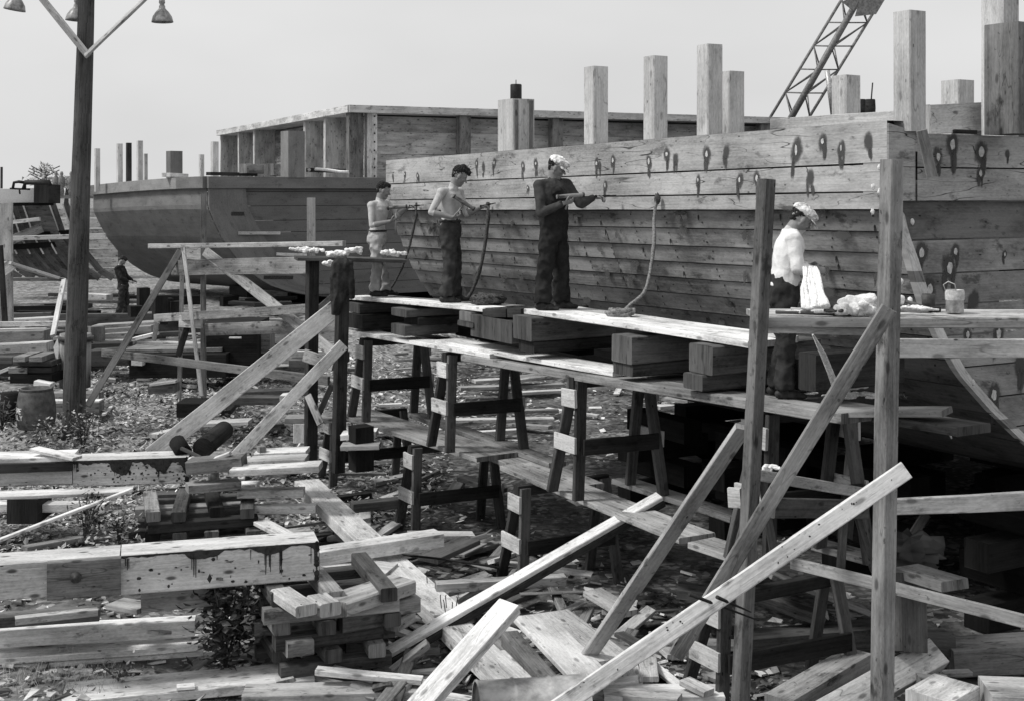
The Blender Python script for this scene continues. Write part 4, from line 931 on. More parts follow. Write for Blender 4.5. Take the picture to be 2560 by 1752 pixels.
crib(g.x+.0, g.y+.1, Z2_-.40, 5, 1.35, 4, .17, .125, .25, 'crib under the mottled beam', ['old_wood', 'dark_wood', 'old_wood', 'grey_wood'])
for lb, k0, a, k1, b, z, w_, t_, mt, tn in (
    ('pale short timber on top of the foreground crib, end toward the viewer', 'G', (1960, 965), 'G', (1790, 850), Z1_-.36, .20, .10, 'pale_wood', 1.1),
    ('second pale short timber on the foreground crib, right of the first', 'G', (2120, 950), 'G', (2030, 890), Z1_-.38, .2, .12, 'pale_wood', 1.0),
    ('bright topped short timber at the right end of the foreground crib', 'H', (45, 940), 'H', (505, 790), Z1_-.42, .34, .13, 'grey_wood', 1.4),
    ('worn short timber slanting under the bright topped one', 'H', (20, 1035), 'H', (305, 990), Z1_-.62, .3, .15, 'old_wood', 1.2),
    ('square-ended short timber right of the crib', 'H', (535, 905), 'H', (330, 935), Z1_-.57, .3, .14, 'grey_wood', 1.25),
    ('pale split timber end sticking out of the crib to the right', 'H', (395, 1050), 'H', (500, 985), Z1_-.74, .16, .12, 'pale_wood', .9),
    ('small grey timber low on the crib, right side', 'H', (190, 1110), 'H', (365, 1090), Z1_-.83, .25, .12, 'old_wood', 1.2),
    ('rounded dark timber end at the bottom right of the crib', 'H', (40, 1215), 'H', (320, 1200), Z1_-.97, .25, .14, 'old_wood', 1.0),
    ('grey block end jutting low out of the crib front', 'G', (1905, 1205), 'G', (2080, 1180), Z1_-.78, .2, .14, 'grey_wood', 1.0)):
    lum(lb, k0, a, k1, b, z, z, w_, t_, mt, 'timber_block', tone=tn, segs=2, ch=.014)
# --- left foreground boards ---
GZ = .16
for lb, k0, a, k1, b, z0, z1, w_, t_, mt, tn in (
    ('long board with bright top running under the beam, uppermost of the left pile', 'G', (-200, 1138), 'G', (1290, 1052), .42, .42, .16, .16, 'pale_wood', 1.25),
    ('short grey stub lying in front of the long bright board at the left edge', 'G', (118, 1125), 'G', (385, 1105), .36, .36, .05, .12, 'grey_wood', .9),
    ('wide bright plank on the ground at the left, widest of the pile', 'G', (-200, 1322), 'G', (1310, 1218), .22, .22, .32, .06, 'new_wood', 1.15),
    ('thin bright lath below the widest plank', 'G', (-200, 1372), 'G', (1345, 1258), .14, .14, .07, .05, 'new_wood', 1.1),
    ('narrow pale lath nearest the dirt at the lower left', 'G', (-200, 1412), 'G', (610, 1388), .1, .1, .08, .04, 'pale_wood', 1.0),
    ('old dark board under the beam at the left edge', 'G', (-200, 1050), 'G', (655, 990), .6, .6, .18, .1, 'old_wood', 1.6),
    ('pale narrow board just under the beam, ending in a square cut', 'G', (100, 1045), 'G', (650, 985), .63, .63, .1, .06, 'pale_wood', .95),
    ('sawn triangle of plank under the beam joint', 'G', (700, 950), 'G', (905, 985), .66, .66, .25, .05, 'grey_wood', 1.4),
    ('small pale offcut leaning on the long bright board', 'G', (1050, 1130), 'G', (1140, 1125), .46, .4, .14, .03, 'grey_wood', 1.4),
    ('very wide splintered timber lying across the bottom edge, sawdust on it', 'G', (400, 1600), 'G', (2085, 1445), .10, .12, .5, .08, 'new_wood', .95),
    ('timber along the bottom edge, right of the splintered one', 'G', (1600, 1560), 'H', (720, 1520), .14, .14, .3, .1, 'pale_wood', .85),
    ('dark topped board behind the bottom timbers', 'G', (1690, 1470), 'H', (620, 1440), .1, .1, .2, .06, 'old_wood', 1.2),
    ('small square offcut lying on the wide bottom timber', 'G', (1170, 1500), 'G', (1290, 1490), .15, .15, .1, .03, 'new_wood', 1.1),
    ('round-edged bright pole in two lengths behind the foreground beam', 'G', (-200, 285), 'G', (690, 290), .62, .62, .22, .1, 'new_wood', 1.15),
    ('grey board under the bright pole at the left', 'G', (-50, 235), 'G', (870, 200), .95, .95, .3, .04, 'new_wood', .9),
    ('old plank lying in the dirt at the lower left corner', 'G', (390, 1540), 'G', (700, 1530), .1, .1, .2, .08, 'old_wood', 1.9),
    ('bright plank stub in front of the crib, upper of two', 'G', (2085, 1385), 'H', (540, 1450), .28, .22, .12, .05, 'new_wood', 1.1),
    ('bright plank stub in front of the crib, lower of two', 'G', (2180, 1370), 'H', (435, 1490), .2, .18, .1, .05, 'new_wood', 1.05)):
    lum(lb, k0, a, k1, b, z0, z1, w_, t_, mt, tone=tn)
a_, b_ = onz(S('G', -60, 545), .8), onz(S('G', 870, 190), .95); board('lath', 'thin bright lath slanting up from the left edge to the mottled beam', 'lath', a_, b_, .05, .035, 'new_wood', tone=1.2)
for zx, wx, lb in ((45, 150, 'dark block under the bright pole, left'), (190, 60, 'narrow dark block under the bright pole, right')):
    a_ = onz(S('G', zx, 400), .45); board('timber_block', lb, 'block', a_+V((wx/2.65/FPX*a_.y/2, 0, .12)), a_+V((wx/2.65/FPX*a_.y/2, .5, .12)), wx/2.65/FPX*a_.y, .3, 'dark_wood', UP, segs=1)
# block hanging under the beam
bp_ = q + d*(-2.4) - UP*.36
board('timber_block', 'angled block wedged under the middle of the foreground beam', 'block', onz(S('G', 905, 940), .72)+V((0, .15, 0)), onz(S('G', 1500, 880), .74)+V((0, .15, 0)), .28, .2, 'grey_wood', UP, tone=1.2)
# --- centre pile ---
def nails(p, q, w, n, label):
    for i in range(n):
        m_ = MB()
        c = p.lerp(q, random.uniform(.1, .9)) + V((random.uniform(-w, w)*.4, 0, .02)); e = c + V((random.uniform(-.02, .02), random.uniform(-.02, .02), .1)); m_.tube([c-UP*.02, e, e+V((random.uniform(-.015, .015), 0, .01))], .005, 'dark_iron', 5); m_.build('nail', None, label, 'nail', 'nails in the diagonal timber')
for lb, k0, a, k1, b, z0, z1, w_, t_, mt, tn in (
    ('long broad bright timber lying diagonally down the middle of the yard', 'G', (1950, 130), 'H', (620, 1020), .62, .42, .34, .14, 'new_wood', .95),
    ('bright lower length of the diagonal timber with nails in it', 'H', (545, 965), 'H', (1060, 1470), .40, .36, .30, .14, 'pale_wood', 1.05),
    ('parallel bright timber right of the nailed one', 'H', (725, 1100), 'H', (1300, 1620), .34, .3, .2, .16, 'new_wood', .85),
    ('narrow bright plank between the diagonal timbers', 'H', (945, 1270), 'H', (1180, 1520), .36, .34, .22, .1, 'new_wood', .95),
    ('dark worn timber slanting right of the bright ones', 'H', (1070, 1130), 'H', (1330, 1440), .42, .36, .16, .14, 'old_wood', 1.7),
    ('wide pale plank slanting to the lower right, uppermost of the broad pair', 'H', (1145, 1030), 'H', (1560, 1470), .48, .4, .36, .05, 'new_wood', .85),
    ('wide pale plank beside the broad one, toward the spotted prop', 'H', (1290, 1010), 'H', (1700, 1330), .46, .42, .36, .05, 'pale_wood', 1.0),
    ('bright timber lying level across the diagonal timber, square end to the right', 'G', (1900, 640), 'H', (690, 480), .68, .70, .26, .15, 'new_wood', 1.05),
    ('wide flat board at the right end of the foreground beam', 'G', (2100, 690), 'H', (290, 755), .55, .5, .45, .05, 'new_wood', .95),
    ('bright board low behind the crib, right of the beam end', 'G', (2110, 790), 'H', (210, 760), .48, .46, .12, .06, 'new_wood', .8),
    ('grey level board crossing behind the long sloping plank', 'H', (640, 815), 'H', (1500, 765), .52, .52, .14, .1, 'grey_wood', 1.35),
    ('dark board leaning off the ground behind the level grey one', 'H', (650, 650), 'H', (930, 520), .35, .4, .3, .06, 'old_wood', 1.0),
    ('pale short board lying left of the spotted prop', 'H', (1610, 860), 'H', (1850, 1005), .25, .2, .24, .06, 'pale_wood', .85),
    ('small pale prop under the long sloping plank, left', 'H', (720, 870), 'H', (790, 850), .44, .44, .12, .05, 'grey_wood', 1.2),
    ('small pale wedge under the long sloping plank, right', 'H', (770, 920), 'H', (900, 845), .3, .44, .14, .05, 'pale_wood', 1.0),
    ('short grey board sticking from under the lower end of the long sloping plank', 'H', (330, 1400), 'H', (575, 1205), .15, .4, .14, .06, 'grey_wood', 1.3),
    ('dull plank on the ground in the shade between the first two lower trestles', 'H', (775, 105), 'H', (1050, 195), .4, .3, .22, .06, 'old_wood', 1.6),
    ('grey timber lying left of the second lower trestle', 'H', (90, 285), 'H', (410, 255), .35, .35, .2, .12, 'old_wood', 1.1),
    ('pale split board near the crib of the mottled beam', 'G', (1680, 400), 'G', (1880, 505), .5, .45, .2, .05, 'new_wood', 1.0)):
    lum(lb, k0, a, k1, b, z0, z1, w_, t_, mt, tone=tn)
nails(onz(S('H', 560, 760), .46), onz(S('H', 800, 1080), .44), .25, 6, 'bent nail sticking up from the bright diagonal timber')
# the long sloping plank, with a dark board painting its shaded under edge
a_, b_ = at(S('H', 2115, 232), 13.6), at(S('H', 155, 1362), 12.2)
board('plank', 'long pale plank sloping down left from the trestle planks, painted shade beneath', 'plank', a_, b_, .12, .05, 'new_wood', (-.5, -.6, .8), tone=1.1)
board('plank', 'added dark board painting the shaded underside of the long sloping plank', 'plank', a_+V((.035, .02, -.068)), b_+V((.04, .02, -.072)), .09, .07, 'dark_wood', (-.45, -.45, 1), tone=1.2)
# short heavy plank standing at a slant, bottom centre
a_, b_ = at(S('H', 1125, 960), 10.9), at(S('H', 420, 1750), 9.9)
board('plank', 'thick bright plank rising from the bottom edge at the centre, dark on its right edge', 'plank', a_, b_, .20, .09, 'new_wood', (-.5, -.8, .45), tone=1.1)
r_ = MB(); r_.tube([onz(S('H', 280, 605), .45), onz(S('H', 700, 650), .42), onz(S('H', 1060, 705), .4)], .014, 'dark_iron', 6); r_.build('iron_rod', None, 'dark iron rod lying on the ground left of the middle lower trestle', 'rod')
# the metal drum at the bottom edge
c = at(S('H', 905, 1690), 10.6); c.z = .285; dr = thing('drum', 'dented pale metal drum lying on its side at the bottom edge', 'drum', V((c.x+.5, c.y, 0)))
ax = V((.985, .17, 0)); m_ = MB(); m_.lathe(c, [(.27, 0), (.285, .0), (.29, .012), (.28, .03), (.278, .28), (.29, .30), (.278, .32), (.276, .58), (.29, .6), (.278, .62), (.28, .87), (.29, .9)], 'drum_paint', 40, ax, closed=False); m_.build('shell', dr)
m_ = MB(); m_.lathe(c+ax*.02, [(.272, 0), (.0, .001)], 'iron', 30, ax); m_.build('drum_head', dr)
# --- right foreground ---
for lb, k0, a, k1, b, z0, z1, w_, t_, mt, tn in (
    ('heavy timber at the lower right with a dark near face, pale top', 'I', (740, 1590), 'M', (420, 1170), .26, .3, .26, .24, 'grey_wood', 1.2),
    ('old long timber lying low in the shade behind the posts', 'I', (480, 1180), 'I', (1540, 1090), .25, .25, .3, .25, 'old_wood', 1.0),
    ('grey plank slanting down behind the tallest post, upper of two', 'I', (615, 752), 'I', (1270, 1000), .8, .4, .26, .05, 'grey_wood', .9),
    ('dark plank slanting down beneath the pale one behind the posts', 'I', (480, 870), 'I', (970, 1040), .6, .35, .25, .1, 'old_wood', 1.1),
    ('thick worn plank end sticking out right of the tallest post', 'M', (600, 415), 'M', (1030, 545), 1.22, 1.25, .3, .085, 'grey_wood', 1.1),
    ('pale block at the bottom right corner, second from the edge', 'M', (1130, 1600), 'M', (1370, 1455), .5, .5, .4, .2, 'new_wood', 1.05),
    ('large pale block in the bottom right corner', 'M', (1480, 1545), 'M', (1900, 1560), .52, .52, .45, .2, 'new_wood', 1.0),
    ('grey block in front of the broad pale timber', 'M', (850, 1400), 'M', (1160, 1470), .42, .36, .3, .2, 'grey_wood', 1.1),
    ('small dark block behind the broad pale timber', 'M', (800, 1010), 'M', (1160, 1030), .4, .4, .2, .18, 'old_wood', 1.0),
    ('long grey timber half buried at the right edge', 'M', (1140, 1150), 'M', (1900, 1105), .3, .35, .4, .25, 'grey_wood', .9),
    ('thin board lying in the dirt right of the broad timber', 'M', (1060, 1345), 'M', (1310, 1335), .2, .2, .1, .04, 'grey_wood', 1.1),
    ('pale board crossing low behind the left frame post', 'I', (-20, 850), 'I', (420, 905), .5, .45, .3, .1, 'old_wood', 1.5),
    ('pale plank on the ground at the foot of the bright diagonal plank', 'I', (0, 1450), 'I', (160, 1530), .25, .22, .14, .05, 'pale_wood', 1.0),
    ('bright board on the bottom edge right of the drum', 'H', (1750, 1560), 'I', (300, 1560), .16, .16, .3, .05, 'new_wood', 1.0)):
    lum(lb, k0, a, k1, b, z0, z1, w_, t_, mt, tone=tn)
board('timber', 'broad pale timber end pointing up to the right, right of the tallest post', 'timber', at(S('M', -300, 1900), 10.6), at(S('M', 985, 1175), 11.5), .25, .14, 'pale_wood', (-.25, -.8, .55), tone=1.05)
board('timber_block', 'upright old timber stub directly behind the tallest post', 'block', at(S('M', 680, 470), 11.6), at(S('M', 690, 1150), 11.4), .3, .3, 'old_wood', VV, tone=1.0)
for i_, (x_, y0_, y1_, d_) in enumerate(((895, 450, 540, 33), (950, 330, 500, 37), (1060, 380, 590, 31), (1100, 400, 560, 33), (1160, 420, 560, 33))):
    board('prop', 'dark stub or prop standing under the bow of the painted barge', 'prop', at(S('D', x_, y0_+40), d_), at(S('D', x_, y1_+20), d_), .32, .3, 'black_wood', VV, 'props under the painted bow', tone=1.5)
board('prop', 'stout prop standing in the shade under the hull, right of the tallest post', 'prop', at(S('M', 880, -30), 14.5), at(S('M', 715, 240), 14.0), .12, .1, 'old_wood', VV, tone=.8)
board('prop', 'dark shore under the hull near the right edge', 'prop', at(S('M', 1690, 80), 15.5), at(S('M', 1630, 560), 15), .2, .15, 'old_wood', VV, tone=.6)
board('prop', 'dark leaning shore seen between the posts under the hull', 'prop', at(S('I', 1150, -100), 14.5), at(S('I', 1090, 520), 13.8), .12, .12, 'old_wood', VV, tone=.6)
st_ = MB(); c = at(S('M', 760, 270), 12.6); st_.blob(c, .32, .25, .14, 'old_wood', 3, .5, 18, 3); st_.build('root_stump', None, 'gnarled lump of root wood in the shade right of the tallest post', 'stump')
# blocks & shores under the big hull
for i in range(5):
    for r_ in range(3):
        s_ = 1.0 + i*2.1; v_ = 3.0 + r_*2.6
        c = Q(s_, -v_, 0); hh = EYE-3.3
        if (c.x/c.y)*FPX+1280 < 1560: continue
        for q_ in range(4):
            dd_ = U if q_ % 2 else VV; board('keel_block', 'cribbing block under the big hull, its deep shade painted in as black', 'block', V((c.x, c.y, .16+.31*q_))-dd_*.7, V((c.x, c.y, .16+.31*q_))+dd_*.7, .32, .305, 'black_wood', group='cribbing under the big hull', segs=1)
# --- middle distance, left to right ---
def mid(lb, x0, y0, x1, y1, dd_, w_, t_, mt, tn=1, name='timber', d2_=None, k='K', cat=None, up=UP):
    a_ = at(S(k, x0, y0), dd_); b_ = at(S(k, x1, y1), d2_ or dd_); return board(name, lb, cat or ('timber' if name == 'timber' else 'block' if 'block' in name else 'plank'), a_, b_, w_, t_, mt, up, tone=tn)
mid('big grey square timber lying left of the light pole', -80, 262, 480, 250, 26, .5, .30, 'grey_wood', .85)
mid('pale plank lying across the big grey timber', -80, 185, 440, 178, 26.3, .5, .05, 'pale_wood', 1.1)
mid('pale rough log below the big grey timber', -80, 365, 500, 335, 25, .4, .16, 'pale_wood', .95)
mid('thin light timber at the left edge beside the small stack', -80, 420, 500, 400, 25, .3, .06, 'grey_wood', 1)
mid('dark timber at the left edge beside the small stack', -80, 470, 150, 470, 24, .3, .12, 'old_wood', 1)
mid('pale board end at the left edge, slanting', -60, 620, 130, 545, 24, .3, .06, 'new_wood', .95)
for lb, x0, x1, y, w_, h_, mt, tn in (('pale block on top of the small stack near the fire barrel, left', 215, 330, 442, .8, 50, 'grey_wood', 1), ('pale block on top of the small stack near the fire barrel, right', 370, 500, 440, .8, 50, 'grey_wood', .9), ('dark block in the middle row of the small stack', 185, 560, 495, .5, 46, 'old_wood', .8), ('grey block low in the small stack, left end', 150, 330, 560, .6, 56, 'grey_wood', .9), ('black block low in the small stack, right end', 330, 560, 560, .5, 56, 'dark_wood', 1), ('black bottom sleeper of the small stack', 165, 575, 640, .6, 90, 'black_wood', 1.2)):
    mid(lb, x0, y, x1, y, 23, w_, h_/3.976/FPX*23, mt, tn, 'timber_block')
# cut trunk wearing iron bands behind the pole
tb_ = thing('stump_post', 'thick pale post with dark iron collars standing just behind the light pole', 'post', at(S('K', 745, 740), 23.5))
m_ = MB(); m_.tube([at(S('K', 745, 745), 23.5), at(S('K', 752, 215), 23.5)], .27, 'grey_wood', 16); m_.build('shaft', tb_)
m_ = MB(); m_.tube([at(S('K', 752, 285), 23.5), at(S('K', 753, 240), 23.5)], .31, 'iron', 16); m_.build('collar', tb_)
m_ = MB(); m_.poly([at(S('K', 570, 265), 23.1), at(S('K', 530, 350), 23.1), at(S('K', 570, 525), 23.1), at(S('K', 585, 350), 23.1)], 'white_paint', 1, None, .02, V((0, -1, 0))); m_.build('paper_scrap', None, 'torn white scrap hanging left of the light pole', 'paper')
mid('stack of pale planks right of the light pole, upper board', 950, 150, 1560, 110, 29, .5, .10, 'grey_wood', 1.25, 'plank')
mid('stack of pale planks right of the light pole, second board', 960, 205, 1540, 160, 28.8, .6, .16, 'grey_wood', 1.05, 'plank')
mid('stack of pale planks right of the light pole, third board', 970, 250, 1330, 225, 28.6, .7, .16, 'grey_wood', .9, 'plank')
mid('stack of pale planks right of the light pole, lowest board', 980, 300, 1330, 290, 28.4, .7, .13, 'pale_wood', .9, 'plank')
mid('grey end block at the left of the pale plank stack', 960, 145, 962, 285, 28, .25, .3, 'grey_wood', .8, 'timber_block', up=VV)
mid('white plank lying on the timbers toward the frame', 1330, 270, 1560, 215, 27, .3, .07, 'new_wood', 1.1, 'plank')
mid('broad dark timber with pale top right of the light pole', 1360, 510, 2300, 500, 24.5, 1.0, .42, 'black_wood', 1.4)
mid('grey planks on top of the broad dark timber', 1300, 365, 2250, 350, 24.7, .8, .07, 'grey_wood', .9, 'plank')
mid('long dark timber behind, right of the light pole', 920, 340, 1300, 330, 26, .3, .12, 'dark_wood', 1.2)
mid('dark end of a timber left of the broad one', 920, 450, 1300, 430, 25.5, .5, .3, 'dark_wood', 1.6)
mid('white scrap block beside the broad dark timber', 1320, 490, 1430, 495, 23.9, .2, .12, 'new_wood', 1.1, 'timber_block')
mid('grey timber lying on the litter, pale top', 1500, 755, 1760, 745, 21.5, .35, .14, 'grey_wood', .6)
mid('pale top board of the grey timber on the litter', 1510, 712, 1765, 680, 21.4, .3, .04, 'new_wood', .9, 'plank')
mid('black plank lying low at the foot of the light pole frame', 1800, 945, 2150, 950, 21, .6, .22, 'black_wood', 1.2)
mid('pale wedge behind the fire barrel', 360, 700, 520, 730, 22.6, .25, .1, 'new_wood', 1.2, 'timber_block')
mid('low pale timber between barrel and light pole, upper', 530, 830, 1010, 830, 22.4, .3, .13, 'grey_wood', 1.1)
mid('low pale timber between barrel and light pole, bright', 530, 880, 1015, 880, 22.2, .3, .05, 'new_wood', 1.1)
mid('grey footing under the bright low timber', 540, 935, 1010, 930, 22.1, .3, .16, 'grey_wood', .8)
# right of the frame (zoom L)
mid('big black boxed timber in the shade under the painted barge', 290, 340, 830, 340, 25, 1.2, 1.6*.62, 'black_wood', 1.3, 'timber', k='L')
mid('small white lath on the black boxed timber', 490, 258, 610, 258, 24.3, .05, .03, 'new_wood', 1.1, 'plank', k='L')
mid('pale stack end right of the black timber', 830, 290, 920, 290, 25, .5, .4, 'grey_wood', 1, 'timber_block', k='L')
for i, (x0, y0, x1, y1, dd_, t_, mt, tn) in enumerate(((560, 810, 1250, 785, 22, .1, 'old_wood', 1.5), (550, 870, 1020, 870, 21.5, .12, 'old_wood', 1.1), (1010, 860, 1130, 850, 21, .14, 'new_wood', .9), (1100, 500, 1280, 500, 20.5, .12, 'old_wood', 1.3), (1060, 1060, 1560, 1055, 19.4, .08, 'grey_wood', 1.2), (150, 1110, 700, 1085, 19.6, .05, 'pale_wood', .9), (90, 1470, 620, 1440, 16.6, .06, 'new_wood', 1.1), (90, 1555, 500, 1400, 16.4, .04, 'new_wood', 1.1), (90, 1530, 640, 1480, 16.4, .16, 'grey_wood', .8), (760, 1400, 1270, 1380, 17.0, .06, 'new_wood', 1.1), (740, 1440, 1270, 1420, 17.0, .12, 'grey_wood', .7), (520, 1575, 1400, 1530, 16.2, .08, 'new_wood', .95), (700, 1500, 1260, 1480, 16.5, .12, 'pale_wood', .8), (1610, 1225, 1960, 1195, 17.6, .07, 'new_wood', 1.1), (1610, 1330, 1990, 1320, 17.3, .06, 'grey_wood', 1.3), (810, 1330, 815, 1480, 16.9, .09, 'grey_wood', 1))):
    lbs = ('dull long board in the shade under the big brace', 'dark board just below the dull long one', 'bright block end lying by the second brace', 'short grey rail left of the splintered board', 'pale board crossing at the foot of the end posts', 'thin pale lath in the litter near the sawn log', 'bright board edge right of the mottled beam end, upper', 'thin bright strip slanting up from the mottled beam end', 'grey timber face under the bright board edge', 'bright plank top running to the left end post', 'grey edge under the bright plank at the left end post', 'wide pale plank passing under both end posts', 'pale plank between the braces near the end post', 'bright board under the far lowest plank', 'pale board low behind the first trestle', 'short peg standing by the second brace foot')
    mid(lbs[i], x0, y0, x1, y1, dd_, .35 if i not in (6, 7, 15) else .12, t_, mt, tn, 'plank', k='L', up=UP if i != 15 else VV)
c = at(S('L', 1800, 1340), 17.4); board('timber_block', 'black square block standing behind the first lower trestle', 'block', V((c.x, c.y, c.z-.3)), V((c.x, c.y, c.z+.28)), .26, .26, 'black_wood', VV)
# round sawn log end and its neighbour
c = at(S('L', 225, 1350), 17.6); m_ = MB(); m_.tube([c, c+V((.0, 1.3, .0))], .135, 'dark_wood', 22); m_.build('log', None, 'short round log showing its dark sawn end, lying behind the mottled beam', 'log')
m_ = MB(); m_.tube([at(S('K', 1760, 1290), 17.5), at(S('K', 1830, 1400), 17.3)], .11, 'black_wood', 12); m_.build('log', None, 'stubby black log left of the round sawn one', 'log')
board('lath', 'thin dark lath between the two logs', 'lath', at(S('K', 1800, 1350), 17.1), at(S('K', 1990, 1440), 17), .05, .04, 'old_wood')
m_ = MB(); c = onz(S('G', 1415, 75), .95); m_.lathe(c-UP*.12, [(.06, 0), (.075, .08), (.06, .17), (.0, .2)], 'tin', 14); m_.build('tin_can', None, 'small rusty tin standing behind the end of the mottled beam', 'can')
lum('pale flat board on the crib behind the mottled beam end', 'G', (1250, 165), 'G', (1600, 135), .92, .92, .25, .1, 'grey_wood', tone=1.3)
lum('bright plank right of the mottled beam crib', 'G', (1570, 195), 'G', (2010, 190), .8, .8, .2, .1, 'new_wood', tone=1.0)
lum('long bright pole right of the crib, lying level', 'G', (1670, 300), 'G', (2090, 295), .62, .62, .16, .1, 'new_wood', tone=.95)
# --- far side under the walkway: scattered planks seen between the trestles ---
for i, (k, x0, y0, x1, y1, z_, w_, mt, tn) in enumerate((('E', 900, 985, 1480, 955, .35, .3, 'pale_wood', 1), ('E', 800, 1030, 1490, 1005, .3, .3, 'grey_wood', 1.2), ('E', 1210, 1060, 1500, 1045, .35, .2, 'pale_wood', 1), ('E', 690, 1245, 1420, 1235, .2, .25, 'pale_wood', .9), ('E', 900, 1325, 1200, 1305, .15, .15, 'new_wood', 1), ('E', 800, 1190, 1450, 1175, .2, .2, 'grey_wood', 1.2), ('J', 600, 560, 1440, 520, .3, .3, 'new_wood', 1.1), ('J', 600, 460, 970, 425, .5, .25, 'pale_wood', 1), ('J', 610, 375, 870, 400, .6, .3, 'grey_wood', 1.2), ('J', 640, 640, 920, 655, .25, .3, 'grey_wood', 1.3), ('J', 850, 665, 1080, 620, .4, .2, 'new_wood', 1.0), ('J', 930, 660, 1400, 580, .35, .2, 'grey_wood', 1.2), ('J', 690, 990, 1010, 975, .2, .3, 'grey_wood', 1.3), ('J', 665, 860, 820, 900, .3, .2, 'pale_wood', 1.1), ('E', 260, 1140, 410, 1135, .4, .1, 'new_wood', 1), ('F', 0, 1215, 430, 1185, .35, .2, 'new_wood', 1.05), ('E', 30, 1350, 330, 1325, .3, .3, 'new_wood', .95), ('E', 1650, 1165, 1735, 1165, .6, .2, 'new_wood', 1.1), ('E', 1200, 975, 1480, 940, .45, .5, 'grey_wood', 1.3))):
    lb = ('highest pale board behind the middle trestles', 'grey board just below the highest pale one', 'short pale board far behind the third trestle', 'long pale board low behind the second trestle', 'thin bright strip on the ground right of the second trestle', 'grey board midway behind the second trestle', 'bright long plank under the walkway, left of the grey frame post', 'pale plank at the top of the heap left of the grey frame post', 'grey plank highest in the heap left of the grey frame post', 'broad grey plank in the heap, pointing right', 'bright thick board end in the middle of the heap', 'sloping grey board above the thick board end', 'grey offcut at the bottom of the heap', 'pale spotted offcut low in the heap', 'small hammer shaped offcut between the first trestles', 'bright strip touching the grey frame post', 'bright plank behind the first lower trestle', 'small bright board beside the third trestle', 'sheet of boards farthest behind the trestles')[i]
    lum(lb, k, (x0, y0), k, (x1, y1), z_, z_, w_, .06, mt, tone=tn)
# loose scraps, too alike to tell apart
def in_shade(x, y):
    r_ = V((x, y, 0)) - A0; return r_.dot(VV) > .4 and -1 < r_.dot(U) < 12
cnt = 0
while cnt < 190:
    y = 12 + 24*random.random()**1.3; x = y*random.uniform(-.42, .42)
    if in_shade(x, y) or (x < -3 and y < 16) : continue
    if (V((x, y, 0))-A0).dot(VV) > -.2 and y < 16: continue
    cnt += 1; z = ground_h(x, y); L_ = random.uniform(.15, 1.3); an = random.uniform(0, 3.14) if random.random() < .5 else random.uniform(-.3, .3); dv = V((math.cos(an), math.sin(an), random.uniform(-.08, .12)))
    c = V((x, y, z+.05+random.uniform(0, .06)))
    board('scrap_board', 'loose scrap board or offcut lying in the yard litter', 'scrap wood', c-dv*L_/2, c+dv*L_/2, random.uniform(.05, .2), random.uniform(.02, .07), random.choice(['new_wood', 'pale_wood', 'grey_wood', 'old_wood', 'grey_wood']), (random.uniform(-.2, .2), random.uniform(-.2, .2), 1), 'loose scraps in the yard litter', segs=2)
cnt = 0
while cnt < 75:
    y = random.uniform(11.3, 16.5); x = random.uniform(-2.6, 1.9); L_ = random.uniform(.25, 1.1)
    if (V((x, y, 0))-A0).dot(VV) > -.6 or (x < -1.6 and y < 13.6): continue
    cnt += 1; an = random.uniform(0, 3.14); dv = V((math.cos(an), math.sin(an), random.uniform(-.15, .2))); c = V((x, y, ground_h(x, y)+.06+random.uniform(0, .14)))
    board('scrap_board', 'loose scrap board or offcut lying in the yard litter', 'scrap wood', c-dv*L_/2, c+dv*L_/2, random.uniform(.05, .18), random.uniform(.02, .06), random.choice(['pale_wood', 'grey_wood', 'old_wood', 'grey_wood', 'new_wood']), (random.uniform(-.3, .3), random.uniform(-.3, .3), 1), 'loose scraps in the yard litter', segs=2)
cnt = 0
while cnt < 70:                                     # more of the same far off by the painted barge
    y = random.uniform(24, 41); x = -y*random.uniform(.17, .40); L_ = random.uniform(.8, 3.2); an = random.uniform(-.25, .25); dv = V((math.cos(an), math.sin(an), random.uniform(-.05, .05))); cnt += 1
    c = V((x, y, ground_h(x, y)+random.uniform(.08, .4)))
    board('far_timber', 'one of the timbers strewn far off toward the painted barge', 'timber', c-dv*L_/2, c+dv*L_/2, random.uniform(.15, .45), random.uniform(.08, .3), random.choice(['grey_wood', 'old_wood', 'dark_wood', 'black_wood', 'pale_wood', 'old_wood']), UP, 'timbers strewn toward the painted barge', segs=2)
cnt = 0
while cnt < 32:
    y = random.uniform(16.5, 24); x = -random.uniform(.8, .36*y); L_ = random.uniform(.3, 1.4); cnt += 1; an = random.uniform(-.5, .5) + (1.2 if cnt % 3 == 0 else 0); dv = V((math.cos(an), math.sin(an), random.uniform(-.06, .1))); c = V((x, y, ground_h(x, y)+.05))
    board('scrap_board', 'loose scrap board or offcut lying in the yard litter', 'scrap wood', c-dv*L_/2, c+dv*L_/2, random.uniform(.06, .2), random.uniform(.03, .09), random.choice(['pale_wood', 'grey_wood', 'old_wood', 'dark_wood', 'old_wood']), (random.uniform(-.2, .2), random.uniform(-.2, .2), 1), 'loose scraps in the yard litter', segs=2)
